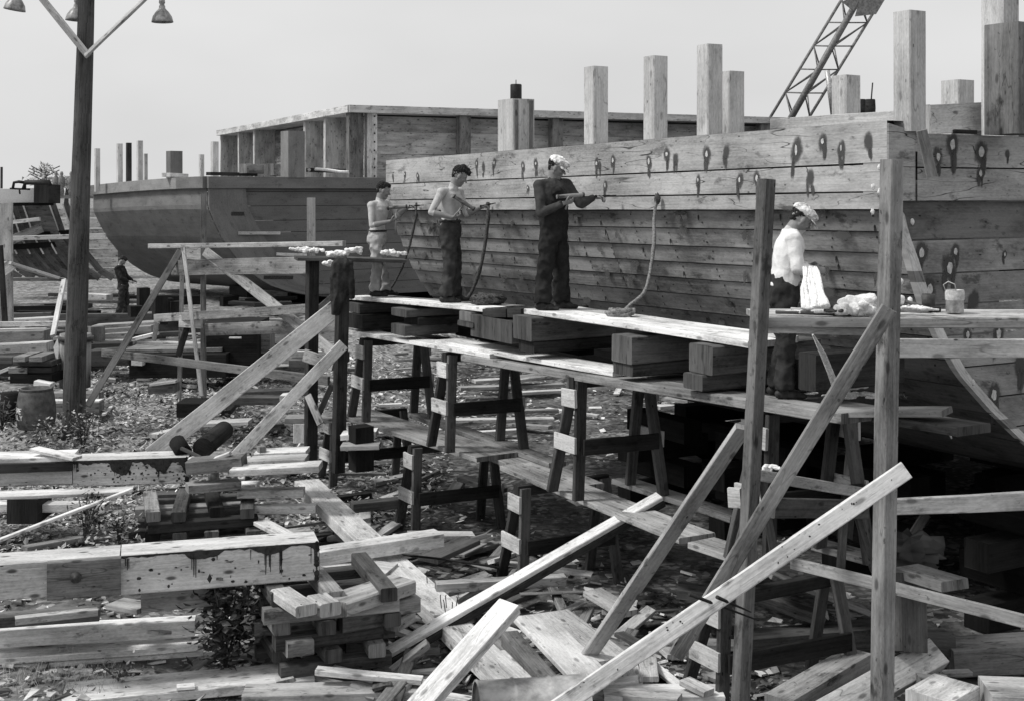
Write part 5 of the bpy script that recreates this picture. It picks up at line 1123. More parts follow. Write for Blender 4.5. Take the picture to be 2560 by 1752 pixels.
# chips and shavings: one mass
ch = MB(); random.seed(77)
def chip(x, y, z, r, mat, flat=.35):
    n_ = V((random.uniform(-flat, flat), random.uniform(-flat, flat), 1)).normalized(); s_ = n_.orthogonal().normalized(); s_.rotate(Matrix.Rotation(random.uniform(0, 6.28), 3, n_)); t_ = n_.cross(s_)
    c = V((x, y, z)); a, b = r*random.uniform(.5, 1.6), r*random.uniform(.25, .8); 
    pts = [c-s_*a-t_*b, c+s_*a-t_*b*random.uniform(.2, 1), c+s_*a*random.uniform(.5, 1)+t_*b, c-s_*a*random.uniform(.3, 1)+t_*b]
    if random.random() < .35: pts = pts[:3]
    ch.poly(pts, mat, random.choice((.5, .9, 1.2)), None, r*.3 if y < 16 else 0, n_)
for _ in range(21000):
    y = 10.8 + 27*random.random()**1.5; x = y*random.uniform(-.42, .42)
    if in_shade(x, y) and random.random() < .85: continue  # shade under hull and staging painted by leaving out chips
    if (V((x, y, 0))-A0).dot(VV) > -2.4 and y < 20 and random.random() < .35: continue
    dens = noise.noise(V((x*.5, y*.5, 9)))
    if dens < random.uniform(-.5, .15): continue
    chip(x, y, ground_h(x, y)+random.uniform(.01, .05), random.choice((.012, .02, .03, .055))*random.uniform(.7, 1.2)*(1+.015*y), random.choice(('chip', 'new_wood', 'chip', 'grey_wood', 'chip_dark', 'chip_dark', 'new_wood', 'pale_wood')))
for _ in range(17000):
    y = 17.5 + 14*random.random(); x = -random.uniform(1.0, .36*y)
    if noise.noise(V((x*.7, y*.7, 4))) < random.uniform(-.7, .25): continue
    chip(x, y, ground_h(x, y)+random.uniform(.01, .09), random.uniform(.015, .055), random.choice(('chip', 'chip', 'pale_wood', 'leaf_light', 'chip_dark', 'new_wood')), .7)
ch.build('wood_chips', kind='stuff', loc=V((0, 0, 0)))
# weeds around the light pole and at the left: one mass of small leaves
wd = MB()
def leaf(mb, c, r, mat, upb=.4, tone=1):
    d_ = V((random.uniform(-1, 1), random.uniform(-1, 1), random.uniform(-.3, upb+.4))).normalized(); s_ = d_.cross(V((random.uniform(-.4, .4), random.uniform(-.4, .4), 1))).normalized(); n_ = s_.cross(d_)
    mb.poly([c, c+d_*r*.45+s_*r*.3-n_*r*.05, c+d_*r, c+d_*r*.45-s_*r*.3-n_*r*.05], mat, tone)
for _ in range(12000):
    y = random.uniform(15.5, 24); x = -random.uniform(1.6, 9.5)
    if x < -y*.42 or abs(x) < 1.6+max(0, (19-y))*.0: continue
    k = noise.noise(V((x*.9, y*.9, 2))); 
    near = 1 - sstep(x, -5.6, -3.4)
    if random.random() > .15 + near*.9 + k: continue
    h = max(.02, (.12 + .3*k)*near)*random.random()
    leaf(wd, V((x, y, ground_h(x, y)+h)), random.uniform(.04, .11), random.choice(('leaf_light', 'leaf_light', 'leaf_dark', 'leaf_far')))
wd.build('weeds', kind='stuff', loc=V((0, 0, 0)))
def bush(label, img, z, rad, hgt, n, lr, mats, seed, name='bush'):
    random.seed(seed); b = onz(S(*img), z); t = thing(name, label, 'plant', b); s_ = MB(); l_ = MB()
    for i in range(9):
        a = random.uniform(0, 6.28); r_ = random.uniform(.3, 1)*rad; e = b + V((math.cos(a)*r_, math.sin(a)*r_, hgt*random.uniform(.6, 1))); m1 = b.lerp(e, .5)+UP*hgt*.15
        s_.tube([b, m1, e], .008, 'stem', 5)
        for _ in range(n//9):
            k = random.uniform(.25, 1.05); c = b.lerp(e, k) + V((random.gauss(0, 1), random.gauss(0, 1), random.gauss(0, 1)))*rad*.3; c.z = max(c.z, b.z+.02)
            leaf(l_, c, lr*random.uniform(.6, 1.3), random.choice(mats), .2, random.uniform(.6, 1.3))
    s_.build('stems', t); l_.build('foliage', t)
bush('broad leaved dark vine growing against the foreground crib', ('G', 1490, 1390), .05, .36, .92, 950, .10, ['leaf_dark', 'leaf_dark', 'leaf_mid', 'leaf_dark'], 1)
bush('dark leafy weed below the mottled beam, left of its crib', ('G', 560, 510), .5, .28, .5, 260, .07, ['leaf_dark'], 2)
bush('small dark weed at the left front corner of the far crib', ('G', 790, 560), .4, .2, .42, 160, .07, ['leaf_dark', 'leaf_light'], 3)
bush('dark bush at the foot of the light pole, right side', ('K', 830, 1370), .75, .3, .55, 420, .06, ['leaf_dark', 'leaf_dark', 'leaf_light'], 4)
bush('weed clump in front of the fire barrel', ('K', 500, 1230), .8, .25, .22, 200, .07, ['leaf_light', 'leaf_dark'], 5)
bush('dark weed at the left edge beside the barrel', ('K', 20, 1180), .8, .35, .5, 260, .07, ['leaf_dark'], 6)
bush('small weed on the dirt at the lower left', ('G', 800, 1500), .02, .25, .22, 120, .05, ['leaf_dark', 'leaf_light'], 7)
# dry grass at the lower left corner
gr = MB()
for _ in range(260):
    p = onz(S('G', random.uniform(0, 800), random.uniform(1380, 1600)), .03); a = random.uniform(0, 6.28); h = random.uniform(.08, .3); e = p+V((math.cos(a)*h*.5, math.sin(a)*h*.5, h)); s_ = V((.004, 0, 0)); gr.poly([p-s_, p+s_, e], 'leaf_light')
gr.build('dry_grass', kind='stuff', loc=V((0, 0, 0)))
# --- fire barrel ---
c = at(S('K', 360, 1130), 20.6); gz = ground_h(c.x, c.y); c.z = EYE-(1069-480)/FPX*20.6
fb = thing('fire_barrel', 'grey barrel with the words FIRE ONLY, standing left of the light pole', 'barrel', c)
m_ = MB(); m_.lathe(c, [(.262, 0), (.272, .02), (.292, .14), (.298, .24), (.29, .38), (.268, .52), (.242, .625), (.225, .625), (.215, .56), (.0, .55)], 'fire_barrel', 32); m_.build('body', fb)
m_ = MB()
for z_, r_ in ((.05, .277), (.585, .250)): m_.lathe(c+UP*z_, [(r_+.004, 0), (r_+.006, .035)], 'iron', 32, closed=False)
m_.build('hoop', fb)
FONT = {'F': [((0, 0), (0, 6)), ((0, 6), (3, 6)), ((0, 3.2), (2.4, 3.2))], 'I': [((1, 0), (1, 6))], 'R': [((0, 0), (0, 6)), ((0, 6), (3, 6)), ((3, 6), (3, 3)), ((3, 3), (0, 3)), ((1.4, 3), (3, 0))], 'E': [((0, 0), (0, 6)), ((0, 6), (3, 6)), ((0, 3), (2.6, 3)), ((0, 0), (3, 0))], 'O': [((0, 0), (0, 6)), ((0, 6), (3, 6)), ((3, 6), (3, 0)), ((3, 0), (0, 0))], 'N': [((0, 0), (0, 6)), ((0, 6), (3, 0)), ((3, 0), (3, 6))], 'L': [((0, 0), (0, 6)), ((0, 0), (3, 0))], 'Y': [((1.5, 0), (1.5, 3)), ((1.5, 3), (0, 6)), ((1.5, 3), (3, 6))]}
m_ = MB()
for word, zb_, x0_ in (('FIRE', .262, -.345), ('ONLY', .158, -.345)):
    x_ = x0_
    for chh in word:
        for (ax_, ay_), (bx_, by_) in FONT[chh]:
            for ii in range(3):
                def cyl(u, v_):
                    aa = (x_+u*.0142)/.29; zz = zb_+v_*.0128; rr = .2975-.9*abs(zz-.235)**2 
                    return c + V((math.sin(aa)*(rr+.004), -math.cos(aa)*(rr+.004), zz))
                f0, f1 = ii/3, (ii+1)/3; pu0, pv0 = ax_+(bx_-ax_)*f0, ay_+(by_-ay_)*f0; pu1, pv1 = ax_+(bx_-ax_)*f1, ay_+(by_-ay_)*f1
                L_ = math.hypot(pu1-pu0, pv1-pv0) or 1; nx, ny = -(pv1-pv0)/L_*.5, (pu1-pu0)/L_*.5
                m_.poly([cyl(pu0-nx, pv0-ny), cyl(pu1-nx, pv1-ny), cyl(pu1+nx, pv1+ny), cyl(pu0+nx, pv0+ny)], 'white_paint')
        x_ += .0142*(4.3 if chh != 'I' else 2.6)
m_.build('lettering', fb)
m_ = MB(); c2 = at(S('K', 120, 950), 21.3); m_.lathe(c2-UP*.2, [(.17, 0), (.19, .2), (.17, .45), (0, .46)], 'black_wood', 16); m_.build('bucket', None, 'black bucket half hidden behind the left side of the fire barrel', 'bucket')
# =====================================================================
# people
# =====================================================================
random.seed(61)
def prim_ell(out, c, r, axes=None, n=18):
    """ellipsoid with radii r along axes"""
    A = axes or (V((1, 0, 0)), V((0, 1, 0)), V((0, 0, 1))); base = len(out[0]); k = n//2
    out[0].append(V(c)+A[2]*r[2])
    for i in range(1, k):
        th = math.pi*i/k
        for q in range(n):
            ph = 2*math.pi*q/n; out[0].append(V(c)+A[0]*(r[0]*math.sin(th)*math.cos(ph))+A[1]*(r[1]*math.sin(th)*math.sin(ph))+A[2]*(r[2]*math.cos(th)))
    out[0].append(V(c)-A[2]*r[2]); L = len(out[0])-1
    for q in range(n): out[1].append((base, base+1+q, base+1+(q+1) % n)); out[1].append((L, L-n+(q+1) % n, L-n+q))
    for i in range(k-2):
        for q in range(n):
            a = base+1+i*n+q; b = base+1+i*n+(q+1) % n; out[1].append((a, a+n, b+n, b))
def prim_cap(out, p0, r0, p1, r1, n=16, flat=None):
    """tapered round-ended limb segment; flat=(dir, factor) squashes it"""
    p0, p1 = V(p0), V(p1); d = (p1-p0); L = d.length; d = d.normalized() if L > 1e-6 else V((0, 0, 1)); s = d.orthogonal().normalized(); t = d.cross(s); rings = []
    for i in range(5): a = math.pi/2*(1-i/4); rings.append((p0-d*r0*math.sin(a), max(1e-4, r0*math.cos(a))))
    for i in range(5): a = math.pi/2*(i/4); rings.append((p1+d*r1*math.sin(a), max(1e-4, r1*math.cos(a))))
    base = len(out[0])
    for c, r in rings:
        for q in range(n):
            a = 2*math.pi*q/n; o = s*(r*math.cos(a))+t*(r*math.sin(a))
            if flat: fd, ff = flat; o = o + fd*(o.dot(fd)*(ff-1))
            out[0].append(c+o)
    for i in range(len(rings)-1):
        for q in range(n):
            a = base+i*n+q; b = base+i*n+(q+1) % n; out[1].append((a, b, b+n, a+n))
    out[1].append(tuple(base+q for q in range(n))[::-1]); out[1].append(tuple(base+(len(rings)-1)*n+q for q in range(n)))
def prim_loft(out, secs, n=22):
    """secs: (centre, side vector * half width, forward vector * half depth)"""
    base = len(out[0])
    for c, a_, b_ in secs:
        for q in range(n):
            a = 2*math.pi*q/n; ca, sa = math.cos(a), math.sin(a); ca = math.copysign(abs(ca)**.85, ca); sa = math.copysign(abs(sa)**.85, sa); out[0].append(V(c)+a_*ca+b_*sa)
    for i in range(len(secs)-1):
        for q in range(n):
            a = base+i*n+q; b = base+i*n+(q+1) % n; out[1].append((a, b, b+n, a+n))
    out[1].append(tuple(base+q for q in range(n))[::-1]); out[1].append(tuple(base+(len(secs)-1)*n+q for q in range(n)))
def melt(out, voxel, smooth, name, parent, mat, disp=0, freq=9, stretch=(1, 1, .6), mats=None, pick=None, label=None):
    """join overlapping pieces into one continuous surface"""
    me = bpy.data.meshes.new(name+'_src'); me.from_pydata([tuple(v) for v in out[0]], [], out[1])
    ob = bpy.data.objects.new(name+'_src', me); COL.objects.link(ob)
    r = ob.modifiers.new('r', 'REMESH'); r.mode = 'VOXEL'; r.voxel_size = voxel; r.use_smooth_shade = True
    s_ = ob.modifiers.new('s', 'SMOOTH'); s_.iterations = smooth; s_.factor = .5
    dg = bpy.context.evaluated_depsgraph_get(); dg.update(); m2 = bpy.data.meshes.new_from_object(ob.evaluated_get(dg)); bpy.data.objects.remove(ob); bpy.data.meshes.remove(me)
    m2.name = name
    if disp:
        co = [v.co.copy() for v in m2.vertices]; nn = [v.normal.copy() for v in m2.vertices]
        for i, v in enumerate(m2.vertices):
            q = co[i]; w_ = V((q.x*freq*stretch[0], q.y*freq*stretch[1], q.z*freq*stretch[2])); f = 1-abs(noise.noise(w_))*2.2; f2 = noise.noise(w_*2.3)
            v.co = q + nn[i]*(disp*(f*.8+f2*.5-.3))
    for m_ in (mats or [mat]): m2.materials.append(MATS[m_])
    if pick: m2.polygons.foreach_set('material_index', [pick(p.center) for p in m2.polygons])
    m2.polygons.foreach_set('use_smooth', [True]*len(m2.polygons)); m2.update()
    o = bpy.data.objects.new(name, m2); COL.objects.link(o); o.parent = parent
    if label: o['label'] = label
    return o
def hand(out, wrist, fwd, palm, thumb, curl=1.0, size=1.0):
    """wrist, direction of the fingers, palm normal, direction the thumb leaves"""
    f = V(fwd).normalized(); p = V(palm); p = (p-f*p.dot(f)).normalized(); s = f.cross(p)
    if s.dot(V(thumb)) < 0: s = -s
    k = size; base = V(wrist)
    prim_cap(out, base, .027*k, base+f*.05*k, .036*k, 12, (p, .55)); prim_cap(out, base+f*.03*k, .036*k, base+f*.075*k, .037*k, 12, (p, .5))
    for i, (o_, L_) in enumerate(((.028, .072), (.010, .08), (-.009, .075), (-.027, .058))):
        q = base+f*.088*k+s*o_*k; d = f.copy(); r = .0098*k
        for j, (seg, b_) in enumerate(((.45, .5), (.32, .75), (.23, .55))):
            ang = b_*curl*(1+.08*i); d = (d*math.cos(ang)+p*math.sin(ang)).normalized() if j == 0 else (d*math.cos(ang)+(p-d*p.dot(d)).normalized()*math.sin(ang)).normalized()
            e = q+d*L_*seg*k; prim_cap(out, q, r, e, r*.93, 10); q = e; r *= .93
    q = base+f*.03*k+s*.03*k; d = (f*.55+s*.6+p*.45).normalized(); e = q+d*.042*k; prim_cap(out, q, .014*k, e, .0115*k, 10); d = (f*.75+p*.75-s*.1).normalized(); prim_cap(out, e, .0115*k, e+d*.034*k, .0095*k, 10)
def head_axes(fwd, tilt=0):
    f = V(fwd).normalized(); l = V((0, 0, 1)).cross(f).normalized(); u = f.cross(l); return f, l, u
def P3(c, ax, a, b, z): return V(c)+ax[0]*a+ax[1]*b+ax[2]*z
def head(out, c, ax):
    prim_ell(out, P3(c, ax, -.008, 0, .028), (.098, .077, .095), ax); prim_ell(out, P3(c, ax, .02, 0, -.01), (.075, .068, .085), ax)
    prim_cap(out, P3(c, ax, .02, 0, -.045), .058, P3(c, ax, .062, 0, -.088), .026); prim_cap(out, P3(c, ax, .0, .045, -.04), .022, P3(c, ax, .058, .012, -.09), .018); prim_cap(out, P3(c, ax, .0, -.045, -.04), .022, P3(c, ax, .058, -.012, -.09), .018)
    prim_cap(out, P3(c, ax, .088, 0, .012), .009, P3(c, ax, .112, 0, -.022), .013)                        # nose
    for sg in (1, -1):
        prim_cap(out, P3(c, ax, .083, .008*sg, .03), .012, P3(c, ax, .066, .05*sg, .028), .012)           # brow
        prim_ell(out, P3(c, ax, .062, .04*sg, -.02), (.024, .022, .018), ax)                               # cheek
        prim_ell(out, P3(c, ax, .0, .078*sg, -.002), (.02, .011, .032), ax)                                # ear
    prim_cap(out, P3(c, ax, .086, .016, -.052), .0085, P3(c, ax, .086, -.016, -.052), .0085); prim_cap(out, P3(c, ax, .083, .014, -.066), .0085, P3(c, ax, .083, -.014, -.066), .0085)
def figure(name, label, org, J, kind):
    t = thing('person', label, 'person', org)
    ax = head_axes(J['look']); out = ([], [])
    sh = (V(J['shL'])-V(J['shR'])); sd = V((sh.x, sh.y, 0)).normalized(); fw = V((sd.y, -sd.x, 0)); hp = V(J['hipdir']).normalized(); hf = V((hp.y, -hp.x, 0)); sw = sh.length/2
    hip = V(J['hip']); ch_ = (V(J['shL'])+V(J['shR']))/2; nk = V(J['neck']); hd = V(J['head']); up_ = ch_-hip
    def lp_(k): return hip+up_*k
    secs = [(hip-UP*.10, hp*.12, hf*.10), (hip-UP*.02, hp*.165, hf*.118), (lp_(.2), hp*.145, hf*.105), (lp_(.38), (hp*.5+sd*.5)*.135, (hf+fw)*.5*.10), (lp_(.6), sd*.15, fw*.112), (lp_(.8), sd*.162, fw*.118), (lp_(.95), sd*.158, fw*.105), (lp_(1.04), sd*(sw*.8), fw*.075), (nk-UP*.005, sd*.055, fw*.055)]
    prim_loft(out, secs)
    prim_cap(out, nk-UP*.03, .062, P3(hd, ax, -.02, 0, -.05), .054)
    head(out, hd, ax)
    for sg, S_, E_, W_ in ((1, 'shL', 'elL', 'wrL'), (-1, 'shR', 'elR', 'wrR')):
        s_, e_, w_ = V(J[S_]), V(J[E_]), V(J[W_])
        prim_ell(out, s_+UP*.0, (.062, .062, .062)); prim_cap(out, lp_(.96).lerp(s_, .5)+UP*.02, .055, s_, .056)
        m1 = s_.lerp(e_, .45); prim_cap(out, s_, .056, s_.lerp(e_, .3), .050); [prim_ell(out, lp_(.82)+sd*.075*sg+fw*.062, (.062, .055, .045)) if not J.get('shirt') else 0, prim_ell(out, lp_(.84)+sd*.085*sg-fw*.06, (.05, .045, .075)) if not J.get('shirt') else 0]; prim_cap(out, s_, .05, m1, .048); prim_cap(out, m1, .049, e_, .039); m2 = e_.lerp(w_, .3); prim_cap(out, e_, .039, m2, .042); prim_cap(out, m2, .042, w_, .026)
        hk = J['hand'+('L' if sg > 0 else 'R')]; hand(out, w_, hk[0], hk[1], hk[2], hk[3])
    for sg, K_, A_ in ((1, 'knL', 'anL'), (-1, 'knR', 'anR')):
        h_ = hip-UP*.06+hp*.085*sg; k_, a_ = V(J[K_]), V(J[A_]); prim_cap(out, h_, .082, k_, .052); prim_cap(out, k_, .052, k_.lerp(a_, .35), .052); prim_cap(out, k_.lerp(a_, .35), .052, a_, .036)
        ff = V(J['foot'+('L' if sg > 0 else 'R')]).normalized(); prim_cap(out, a_-UP*.03, .035, a_+ff*.14-UP*.055, .028)
    darker_parts = [hd]; arms = [(V(J['elL']), V(J['wrL'])), (V(J['elR']), V(J['wrR']))]  # head, forearms and hands take the darker skin colour
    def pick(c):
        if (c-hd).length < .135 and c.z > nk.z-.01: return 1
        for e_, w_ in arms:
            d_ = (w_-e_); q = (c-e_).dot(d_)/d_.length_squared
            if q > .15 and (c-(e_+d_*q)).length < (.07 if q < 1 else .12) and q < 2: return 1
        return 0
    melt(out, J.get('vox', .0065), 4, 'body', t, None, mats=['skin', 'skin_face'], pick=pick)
    # eyes
    for sg in (1, -1):
        m_ = MB(); e = P3(hd, ax, .079, .03*sg, .008); m_.lathe(e-ax[0]*.006, [(0, -.008), (.009, -.004), (.010, .002), (.006, .008), (0, .0095)], 'plug', 10, ax[0]); m_.lathe(e+ax[0]*.003, [(.004, 0), (0, .0015)], 'pitch', 8, ax[0]); o_ = m_.build('eye', t); o_.data.transform(Matrix.Translation(V(t.location)))
    # shoes
    for sg, A_ in ((1, 'anL'), (-1, 'anR')):
        a_ = V(J[A_]); ff = V(J['foot'+('L' if sg > 0 else 'R')]).normalized(); o2 = ([], []); g_ = a_.z-.085
        prim_cap(o2, a_-UP*.02, .048, a_-UP*.045, .048); prim_cap(o2, V((a_.x, a_.y, g_+.045))-ff*.045, .043, V((a_.x, a_.y, g_+.045))+ff*.08, .046, flat=(UP, .95)); prim_cap(o2, V((a_.x, a_.y, g_+.035))+ff*.06, .048, V((a_.x, a_.y, g_+.028))+ff*.155, .040, flat=(UP, .68))
        melt(o2, .009, 3, 'shoe', t, 'shoe_leather', .003, 20)
    # trousers
    o3 = ([], []); wst = J.get('waist', .07)
    prim_loft(o3, [(hip+UP*(wst+.005), hp*.150, hf*.118), (hip+UP*(wst-.05), hp*.160, hf*.122), (hip-UP*.03, hp*.182, hf*.135), (hip-UP*.12, hp*.180, hf*.135), (hip-UP*.17, hp*.12, hf*.10)])
    if J.get('bib'):
        prim_loft(o3, [(hip-UP*.02, hp*.178, hf*.135), (lp_(.2), hp*.172, hf*.136), (lp_(.45), (hp*.5+sd*.5)*.168, (hf+fw)*.5*.140), (lp_(.60), sd*.15, fw*.132)])
        fr = lp_(.8)+fw*.115; bk = lp_(.8)-fw*.10; prim_cap(o3, lp_(.5)+fw*.10, .085, fr, .07, 16, (fw, .5))
        for sg in (1, -1):
            a_ = fr+sd*.075*sg+fw*.02; b_ = lp_(1.13)+sd*.09*sg; c_ = bk+sd*.05*sg-fw*.05; d_ = lp_(.45)-fw*.09
            for u_, v_ in ((lp_(.45)+fw*.11+sd*.05*sg, a_), (a_, b_), (b_, c_), (c_, d_)): prim_cap(o3, u_, .019, v_, .019)
    lw = J.get('leg', 1.0)
    for sg, K_, A_ in ((1, 'knL', 'anL'), (-1, 'knR', 'anR')):
        h_ = hip-UP*.10+hp*.088*sg; k_, a_ = V(J[K_]), V(J[A_]); prim_cap(o3, h_, .10*lw, k_, .082*lw); prim_cap(o3, k_, .082*lw, k_.lerp(a_, .5), .080*lw)
        b_ = k_.lerp(a_, .97); e_ = k_.lerp(a_, .5); dd_ = (b_-e_).normalized(); s_ = V((1, 0, 0)); f_ = V((0, 1, 0)); prim_loft(o3, [(e_, s_*.078*lw, f_*.078*lw), (b_, s_*.088*lw, f_*.085*lw), (b_-UP*.012, s_*.086*lw, f_*.083*lw)])
    melt(o3, .0095, 4, 'overalls' if J.get('bib') else 'trousers', t, J['tr'], .021, 8, (1, 1, .9))
    # shirt
    if J.get('shirt'):
        o4 = ([], []); g = .013
        if J.get('bib'): secs2 = [(lp_(.3), hp*.15, hf*.115)] + [(c, a_*1.09, b_*1.1) for c, a_, b_ in secs[4:7]] + [(lp_(1.045), sd*(sw*.88), fw*.088), (nk-UP*.0, sd*.068, fw*.068)]
        else: secs2 = [(hip+UP*.02, hp*.168, hf*.13), (lp_(.2), hp*.165, hf*.125), (lp_(.38), (hp*.5+sd*.5)*.155, (hf+fw)*.5*.12)] + [(c, a_*1.08, b_*1.1) for c, a_, b_ in secs[4:7]] + [(lp_(1.045), sd*(sw*.88), fw*.088), (nk-UP*.0, sd*.064, fw*.064)]
        prim_loft(o4, secs2)
        for sg, S_, E_, W_ in ((1, 'shL', 'elL', 'wrL'), (-1, 'shR', 'elR', 'wrR')):
            s_, e_, w_ = V(J[S_]), V(J[E_]), V(J[W_]); prim_ell(o4, s_, (.072, .072, .072)); prim_cap(o4, lp_(.96).lerp(s_, .5)+UP*.025, .062, s_, .064)
            if J['shirt'] == 'long': prim_cap(o4, s_, .066, e_, .056); prim_cap(o4, e_, .056, e_.lerp(w_, .85), .042)
            else: prim_cap(o4, s_, .066, s_.lerp(e_, .85), .058)
        if J.get('bib'):                        # open collar points
            for sg in (1, -1): prim_cap(o4, nk+sd*.06*sg+fw*.02, .018, nk+sd*.05*sg+fw*.085-UP*.075, .012)
        melt(o4, .0085, 4, 'shirt', t, J['shm'], .009, 9, (1, 1, .7))
    # belt
    if J.get('belt'):
        m_ = MB(); pts = []
        for i in range(25): a = 2*math.pi*i/24; pts.append(hip+UP*wst*.8+hp*(.158*math.cos(a))+hf*(.124*math.sin(a)))
        m_.tube(pts, .016, 'shoe_leather', 6, False); o_ = m_.build('belt', t); o_.data.transform(Matrix.Translation(V(t.location)))
    # hair
    o5 = ([], []); random.seed(int(abs(org.x)*100))
    prim_ell(o5, P3(hd, ax, -.03, 0, .052), (.086, .080, .084), ax)
    if not J.get('cap'):
        prim_ell(o5, P3(hd, ax, .012, 0, .088), (.075, .068, .046), ax)
        if J.get('forelock'): 
            for a_, b_, c_, r_ in ((.05, .0, .12, .034), (.082, -.025, .1, .026), (.078, .025, .1, .026), (-.01, .0, .118, .05), (.097, -.015, .078, .017)): prim_ell(o5, P3(hd, ax, a_, b_, c_), (r_, r_, r_*.9), ax)
    prim_ell(o5, P3(hd, ax, -.062, 0, .0), (.036, .058, .055), ax)
    melt(o5, .006, 1, 'hair', t, 'hair', .011, 42, (1, 1, 1))
    if J.get('cap'):
        o6 = ([], []); tl = J.get('captilt', .0); cf = (ax[0]*math.cos(tl)-ax[2]*math.sin(tl)).normalized(); cu = (ax[2]*math.cos(tl)+ax[0]*math.sin(tl)).normalized(); A = (cf, ax[1], cu)
        prim_ell(o6, P3(hd, A, -.008, 0, .082), (.118, .102, .062), A); prim_ell(o6, P3(hd, A, -.006, 0, .060), (.108, .09, .035), A); prim_ell(o6, P3(hd, A, .05, 0, .088), (.075, .085, .04), A)
        prim_ell(o6, P3(hd, A, .0, 0, .145), (.012, .012, .006), A)
        melt(o6, .006, 3, 'cap', t, 'cap_cloth', .006, 22, (1, 1, 1))
        m_ = MB(); n_ = 12; top_ = []; 
        for i in range(n_+1):
            a = -1.15+2.3*i/n_; ri = .096; ro_ = .096+.062*math.cos(a*.95)
            top_.append((P3(hd, A, ri*math.cos(a)+.008, ri*math.sin(a)*.92, .052), P3(hd, A, ro_*math.cos(a)+.012, ro_*math.sin(a)*.92, .044-.016*math.cos(a))))
        for i in range(n_):
            (a1, b1_), (a2_, b2_) = top_[i], top_[i+1]; m_.poly([a1, b1_, b2_, a2_], 'cap_cloth', 1, None, .005, cu)
        o_ = m_.build('cap_peak', t); o_.data.transform(Matrix.Translation(V(t.location)))
    t.scale = (J.get('sc', 1),)*3
    return t
def held(m_, name, label, cat, t): 
    """a tool held in the hand, modelled in the person's own frame"""
    for i, p in enumerate(m_.v): m_.v[i] = V(p)*t.scale[0]+V(t.location)
    return m_.build(name, None, label, cat)
def mallet(t, head0, head1, grip, tail, label, hr=.026):
    m_ = MB(); h0, h1 = V(head0), V(head1); m_.tube([h0, h0.lerp(h1, .03), h0.lerp(h1, .1), h0.lerp(h1, .42), h0.lerp(h1, .58), h0.lerp(h1, .9), h0.lerp(h1, .97), h1], hr, 'grey_wood', 14, rs=[hr, hr, hr*.86, hr, hr, hr*.86, hr, hr])
    for k in (.04, .96): m_.tube([h0.lerp(h1, k-.03), h0.lerp(h1, k+.03)], hr*1.12, 'iron', 14)
    m_.tube([V(grip), V(tail)], .0125, 'grey_wood', 10); return held(m_, 'caulking_mallet', label, 'mallet', t)
def iron(t, a, b, label):
    m_ = MB(); a, b = V(a), V(b); m_.tube([a, a.lerp(b, .7)], .010, 'dark_iron', 8); d, s, n = frame(b-a, UP); m_.box(a.lerp(b, .65), b, .045, .010, 'dark_iron', UP, 1, 1, 0, .001); m_.tube([a-d*.006, a+d*.012], .015, 'dark_iron', 8); return held(m_, 'caulking_iron', label, 'caulking iron', t)
def foot_org(x, y, off):                 # stand a figure on the plank under an image point
    return onb((x, y), off)
o1 = onb((880+250/3.975, 742), .72); o1.z = zup((o1-A0).dot(U))+.001
t1_ = figure('p', 'shirtless man with cropped dark hair in pale trousers, farthest of the four caulkers', o1, dict(
    head=(.085, .02, 1.525), look=(.93, .12, -.32), neck=(.03, .01, 1.385), shL=(.13, .14, 1.335), shR=(-.07, -.14, 1.315), hip=(0, 0, .90), hipdir=(.15, .98, 0),
    elR=(-.055, -.22, 1.03), wrR=(.20, -.21, 1.085), elL=(.29, .17, 1.17), wrL=(.43, .14, 1.285), handR=((.9, .1, .25), (0, .5, .9), (0, .2, 1), 1.35), handL=((.95, 0, .1), (0, -.4, -1), (0, 0, 1), 1.3),
    knL=(.05, .11, .44), anL=(.11, .12, .085), knR=(.015, -.09, .46), anR=(-.02, -.12, .085), footL=(1, 0, 0), footR=(1, -.1, 0), tr='pale_trousers', belt=True, leg=.95, waist=.06), 1)
mallet(t1_, (.15, -.02, 1.275), (.44, -.04, 1.30), (.285, -.20, 1.20), (.285, -.215, .90), 'dark caulking mallet with a drooping handle, held by the farthest man')
iron(t1_, (.46, .10, 1.305), (.66, .20, 1.315), 'caulking iron held against the seam by the farthest man')
o2_ = onb((880+975/3.975, 757), .74); o2_.z = zup((o2_-A0).dot(U))+.001
t2_ = figure('p', 'tall shirtless man with a thick forelock in dark trousers, second from the far end', o2_, dict(
    head=(.115, .0, 1.575), look=(.86, .05, -.5), neck=(.035, 0, 1.445), shL=(.11, .17, 1.375), shR=(-.10, -.15, 1.375), hip=(.0, 0, .96), hipdir=(.2, .97, 0),
    elR=(-.225, -.22, 1.13), wrR=(.03, -.24, 1.065), elL=(.20, .17, 1.10), wrL=(.36, .14, 1.175), handR=((.95, .15, .12), (.2, .4, .9), (0, .3, 1), 1.4), handL=((.93, 0, .25), (0, -.4, -1), (0, 0, 1), 1.25),
    knL=(.05, .10, .48), anL=(.045, .12, .085), knR=(.01, -.08, .48), anR=(-.045, -.10, .085), footL=(1, .1, 0), footR=(1, -.1, 0), sc=1.035, tr='trousers_mid', belt=True, forelock=True, waist=.07, leg=1.05), 1)
mallet(t2_, (.045, -.20, 1.335), (.305, -.10, 1.165), (.175, -.14, 1.245), (.06, -.25, 1.04), 'light ended caulking mallet held aslant across the chest of the second man')
iron(t2_, (.38, .10, 1.20), (.56, .20, 1.24), 'caulking iron held against the seam by the second man')
o3_ = onb((1280+370/3.53, 777), .76); o3_.z = zup((o3_-A0).dot(U))+.001
